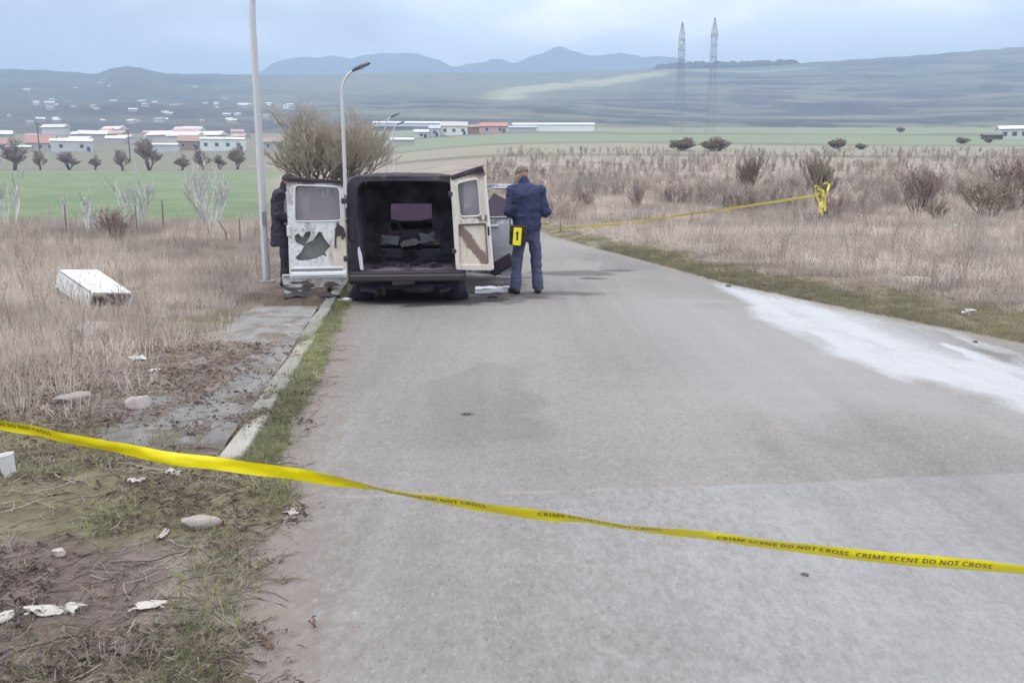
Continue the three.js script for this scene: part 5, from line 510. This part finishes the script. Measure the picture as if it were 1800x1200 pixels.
{
  const W = [0.55, 0.55, 0.555], C = [0.44, 0.42, 0.385], R = [0.36, 0.20, 0.18], B = [0.30, 0.22, 0.18], G = [0.42, 0.44, 0.47], P = [0.55, 0.36, 0.33];
  building('red-roofed house beyond the tree row, behind the thin dark pole', -0.538, 395, 12, 3.5, 9, 3.4, C, R, 3, 0.1); building('white hall right of the red-roofed house', -0.503, 380, 16, 4.6, 9, 1.0, W, [0.66, 0.66, 0.66], 2, 0.15); building('low pale shed left of the red-roofed house', -0.563, 372, 9, 2.4, 6, 0.7, C, W, 0); building('red roof at the frame edge beyond the tree row', -0.588, 400, 9, 3.0, 8, 2.6, C, R, 2); building('white flat hall above the middle of the tree row', -0.398, 380, 11.5, 3.0, 9, 0.7, W, W, 0, 0.05); building('brown house between the two white halls', -0.368, 400, 9.5, 4.2, 8, 2.6, B, B, 2); building('long white block with dark windows beside the lamp post', -0.330, 390, 18.5, 5.2, 9, 0.9, [0.66, 0.69, 0.69], [0.6, 0.6, 0.6], 4, 0.05);
  building('pale house behind the left half of the bare tree', -0.272, 400, 9, 3.6, 7, 1.8, C, B, 2); building('pale shed behind the middle of the bare tree', -0.235, 390, 12, 3.2, 8, 1.0, W, G, 0); building('white shed behind the right half of the bare tree', -0.192, 385, 8, 3.0, 7, 1.2, W, G, 0);
  building('small white house right of the bare tree', -0.103, 420, 6.5, 3.0, 6, 1.2, W, W, 1); building('white house with grey roof beside the small white house', -0.088, 425, 5, 4.2, 6, 1.4, W, G, 1); building('tall white house in the far settlement above the van', -0.066, 430, 13, 4.6, 8, 2.0, [0.74, 0.72, 0.68], C, 3); building('brown shed between the white and the red house', -0.044, 440, 6, 3.4, 6, 1.2, B, B, 0); building('pinkish red house above the van door', -0.021, 436, 13, 3.4, 8, 1.8, P, [0.42, 0.20, 0.17], 2); building('long low white hall on the far field', 0.047, 460, 42, 3.4, 10, 1.0, [0.74, 0.75, 0.77], [0.68, 0.70, 0.74], 0); building('low grey shed left of the long white hall', 0.012, 450, 14, 2.2, 7, 0.7, G, G, 0); building('pale shed below the small white house', -0.125, 330, 8, 2.4, 6, 0.8, C, W, 0);
  building('long silvery greenhouse roof on the slope above the settlement', -0.109, 640, 62, 2.6, 12, 1.2, [0.62, 0.66, 0.74], [0.72, 0.75, 0.82], 0); building('white building with dark windows on the field edge by the frame', 0.582, 300, 14.5, 3.6, 8, 1.0, W, [0.74, 0.74, 0.75], 5, -0.1); building('low dark shed beside the white building on the field edge', 0.548, 290, 5.5, 1.6, 4, 0.5, [0.10, 0.09, 0.10], [0.10, 0.10, 0.11], 0);
  const r = rng(71), mm = [W, [0.46, 0.43, 0.41], [0.56, 0.56, 0.58]].map(c => mat(c, 0.9)), rr = [[0.42, 0.30, 0.28], [0.56, 0.52, 0.51], [0.60, 0.60, 0.62]].map(c => mat(c, 0.9)); const hg = new THREE.ExtrudeGeometry(shapeOf([[-3, 0], [3, 0], [3, 4], [0, 4.01], [-3, 4]]), { depth: 8, bevelEnabled: false }).rotateY(Math.PI / 2).translate(-4, 0, 0), rg = new THREE.ExtrudeGeometry(shapeOf([[-3.6, 4.05], [3.6, 4.05], [0, 6]]), { depth: 8.8, bevelEnabled: false }).rotateY(Math.PI / 2).translate(-4.4, 0, 0);
  for (let k = 0; k < 64; k++) { const hi = k % 7 == 0, b = -0.60 + 0.36 * (k % 5 == 0 ? r() : Math.pow(r(), 0.8)), q = hi ? 0.5 + 0.3 * r() : 0.10 + 0.36 * Math.pow(r(), 1.3), d = 600 + 1400 * q, x = b * d, o = new THREE.Group(), s = 0.4 + 0.4 * r(); part(o, 'wall', hg, mm[k % 3]); part(o, 'roof', rg, rr[(k * 5) % 3]); o.position.set(x, terrain(x, -d) - 0.6, -d); o.scale.set(s * (1 + r() * 0.7), s, s); o.rotation.y = (r() - 0.5) * 1.2; top(o, 'hillside_house', 'tiny pale house dotted on the hazy hillside behind the town', 'house', 'houses dotted over the hazy hillside'); }
  for (let k = 0; k < 26; k++) { const b = -0.6 + 0.3 * r(), d = 430 + 160 * r(), x = b * d, o = new THREE.Group(), s = 0.7 + 0.5 * r(); part(o, 'wall', hg, mm[k % 3]); part(o, 'roof', rg, rr[(k * 2) % 3]); o.position.set(x, terrain(x, -d) - 0.4, -d); o.scale.set(s * (1 + r() * 0.8), s, s); o.rotation.y = (r() - 0.5); top(o, 'town_house', 'small pale house in the town at the foot of the hill', 'house', 'small houses of the town at the foot of the hill'); }
}
// ---------------------------------------------------------------- stones and litter
function rock(seed, w, h, d) { const g = mergeVertices(new THREE.IcosahedronGeometry(0.5, 5).deleteAttribute('normal').deleteAttribute('uv')), P = g.attributes.position, cr = rng(seed + 5), cuts = [...Array(9)].map(() => [V(cr() - 0.5, cr() - 0.35, cr() - 0.5).normalize(), 0.30 + 0.14 * cr()]); for (let i = 0; i < P.count; i++) { const v = V(P.getX(i), P.getY(i), P.getZ(i)); for (const [nn, dd] of cuts) { const o = v.dot(nn) - dd; if (o > 0) v.addScaledVector(nn, -o); } P.setXYZ(i, v.x, v.y, v.z); } for (let i = 0; i < P.count; i++) { const v = V(P.getX(i), P.getY(i), P.getZ(i)), q = 0.95 + 0.22 * fbm(v.x * 7 + seed * 3 + 9, v.y * 6.5 + v.z * 7 + seed, 4), f = y => Math.sign(y) * Math.min(Math.abs(y), 0.33); P.setXYZ(i, v.x * q * w, f(v.y) * q * h, v.z * q * d); } g.computeVertexNormals(); return boxUv(g); }
function scrap(seed, w, d, h) { return slab(16, 12, (u, v) => { const a = fbm(u * 3 + seed, v * 3 + seed, 3) - 0.5, b = fbm(u * 3 + seed + 40, v * 3, 3) - 0.5, k = 1 - 0.5 * fbm(v * 4 + seed, 2, 2); return [(u - 0.5) * w * k + a * w * 0.4, h * fbm(u * 5 + seed * 2, v * 5, 4), (v - 0.5) * d + b * d * 0.6]; }, 0.003); }
{
  const stone = [[0.38, 0.335, 0.31], [0.32, 0.28, 0.26], [0.44, 0.40, 0.375], [0.14, 0.12, 0.115]].map(c => mat(c, 0.95, { bumpMap: grain(4, 4), bumpScale: 0.01 })), white = mat([0.62, 0.62, 0.61], 0.5), dirty = mat([0.42, 0.39, 0.35], 0.7);
  const put = (o, x, y, z, turn, name, label, cat, group) => { o.position.set(x, y, z); o.rotation.y = turn; top(o, name, label, cat, group); };
  [[-1.52, -3.92, 0.20, 0.09, 0.13, 0, 'pale flat stone in the foreground soil below the tape'], [-2.75, -6.04, 0.20, 0.17, 0.18, 0, 'rounded pale stone just above the tape'], [-4.45, -9.0, 0.62, 0.20, 0.3, 1, 'long flat boulder in the dry grass below the casing'], [-2.05, -3.6, 0.07, 0.06, 0.06, 2, 'small white pebble in the foreground soil'], [-3.3, -6.2, 0.30, 0.14, 0.2, 1, 'broad stone half sunk in the dry grass'], [3.36, -13.15, 0.10, 0.08, 0.08, 3, 'dark lump at the tip of the white powder'], [3.95, -13.0, 0.2, 0.08, 0.1, 3, 'dark clod at the grass edge by the white powder'], [4.82, -8.7, 0.05, 0.04, 0.05, 3, 'tiny dark stone on the asphalt beside the powder'], [1.28, -3.46, 0.035, 0.025, 0.03, 3, 'tiny dark pebble on the asphalt under the tape'], [6.13, -12.86, 0.42, 0.14, 0.2, 2, 'pale stone at the edge of the dry weeds past the powder'], [-2.55, -9.5, 0.12, 0.08, 0.1, 0, 'pale stone on the broken pavement near the van'], [-0.33, -6.0, 0.07, 0.03, 0.05, 3, 'small dark clod in the middle of the road']].forEach(([x, z, w, h, d, k, l], i) => { if (!w) return; const y = x < roadLeft(z) ? leftSoil(x, z) : x > roadRight(z) ? rightSoil(x, z) : 0; put(new THREE.Mesh(rock(i * 5 + 2, w, h, d), stone[k]), x, y + h * 0.12, z, i, 'stone', l, 'stone', 'stones on the verge and road'); });
  const cup = new THREE.Group(); part(cup, 'cup_wall', new THREE.LatheGeometry([[0.031, 0], [0.033, 0.002], [0.045, 0.125], [0.048, 0.127], [0.0465, 0.13], [0.043, 0.126], [0.030, 0.006], [0.0, 0.005]].map(p => new THREE.Vector2(...p)), 20), white); cup.rotation.z = 0.14; put(cup, -2.86, leftSoil(-2.86, -4.62) + 0.0, -4.62, 0, 'paper_cup', 'white paper cup at the frame edge below the tape', 'cup');
  [[-1.80, -3.08, 0.24, 0.06, 0.05, 1, 'long crumpled strip of pale plastic in the lower foreground'], [-1.98, -3.02, 0.14, 0.06, 0.04, 1, 'torn pale plastic at the lower frame edge'], [-1.66, -3.8, 0.12, 0.03, 0.03, 1, 'thin curled white scrap beside the pale flat stone'], [-1.93, -4.62, 0.13, 0.05, 0.035, 1, 'curled pale scrap in the soil just below the tape'], [-2.08, -4.5, 0.14, 0.05, 0.03, 1, 'flat torn paper scrap under the tape'], [-3.45, -7.7, 0.14, 0.1, 0.08, 0, 'white scrap caught in the dry weeds'], [-3.1, -7.2, 0.12, 0.08, 0.06, 0, 'little white scrap nearer the broken pavement'], [5.36, -9.95, 0.10, 0.07, 0.1, 0, 'upright white scrap in the roadside grass by the powder'], [5.6, -10.3, 0.16, 0.06, 0.03, 0, 'flat white scrap behind the upright scrap'], [13.02, -25.18, 0.30, 0.14, 0.24, 0, 'white scrap high in the weeds below the shrubs'], [-5.05, -13.0, 0.34, 0.08, 0.04, 1, 'flat pale board scrap in the weeds near the lamp post'], [-1.15, -4.15, 0.12, 0.05, 0.03, 1, 'torn pale leaf scrap at the asphalt edge under the tape'], [-1.45, -3.12, 0.16, 0.06, 0.025, 1, 'muddy pale scrap in the lower foreground grass']].forEach(([x, z, w, d, h, k, l], i) => { const y = x < 0 ? leftSoil(x, z) : rightSoil(x, z), o = new THREE.Mesh(scrap(i * 3 + 1, w, d, h), k ? dirty : white); put(o, x, y - h * 0.15, z, i * 0.8, 'litter_scrap', l, 'litter', 'pale litter on the verges'); });
}
renderer.render(scene, camera);
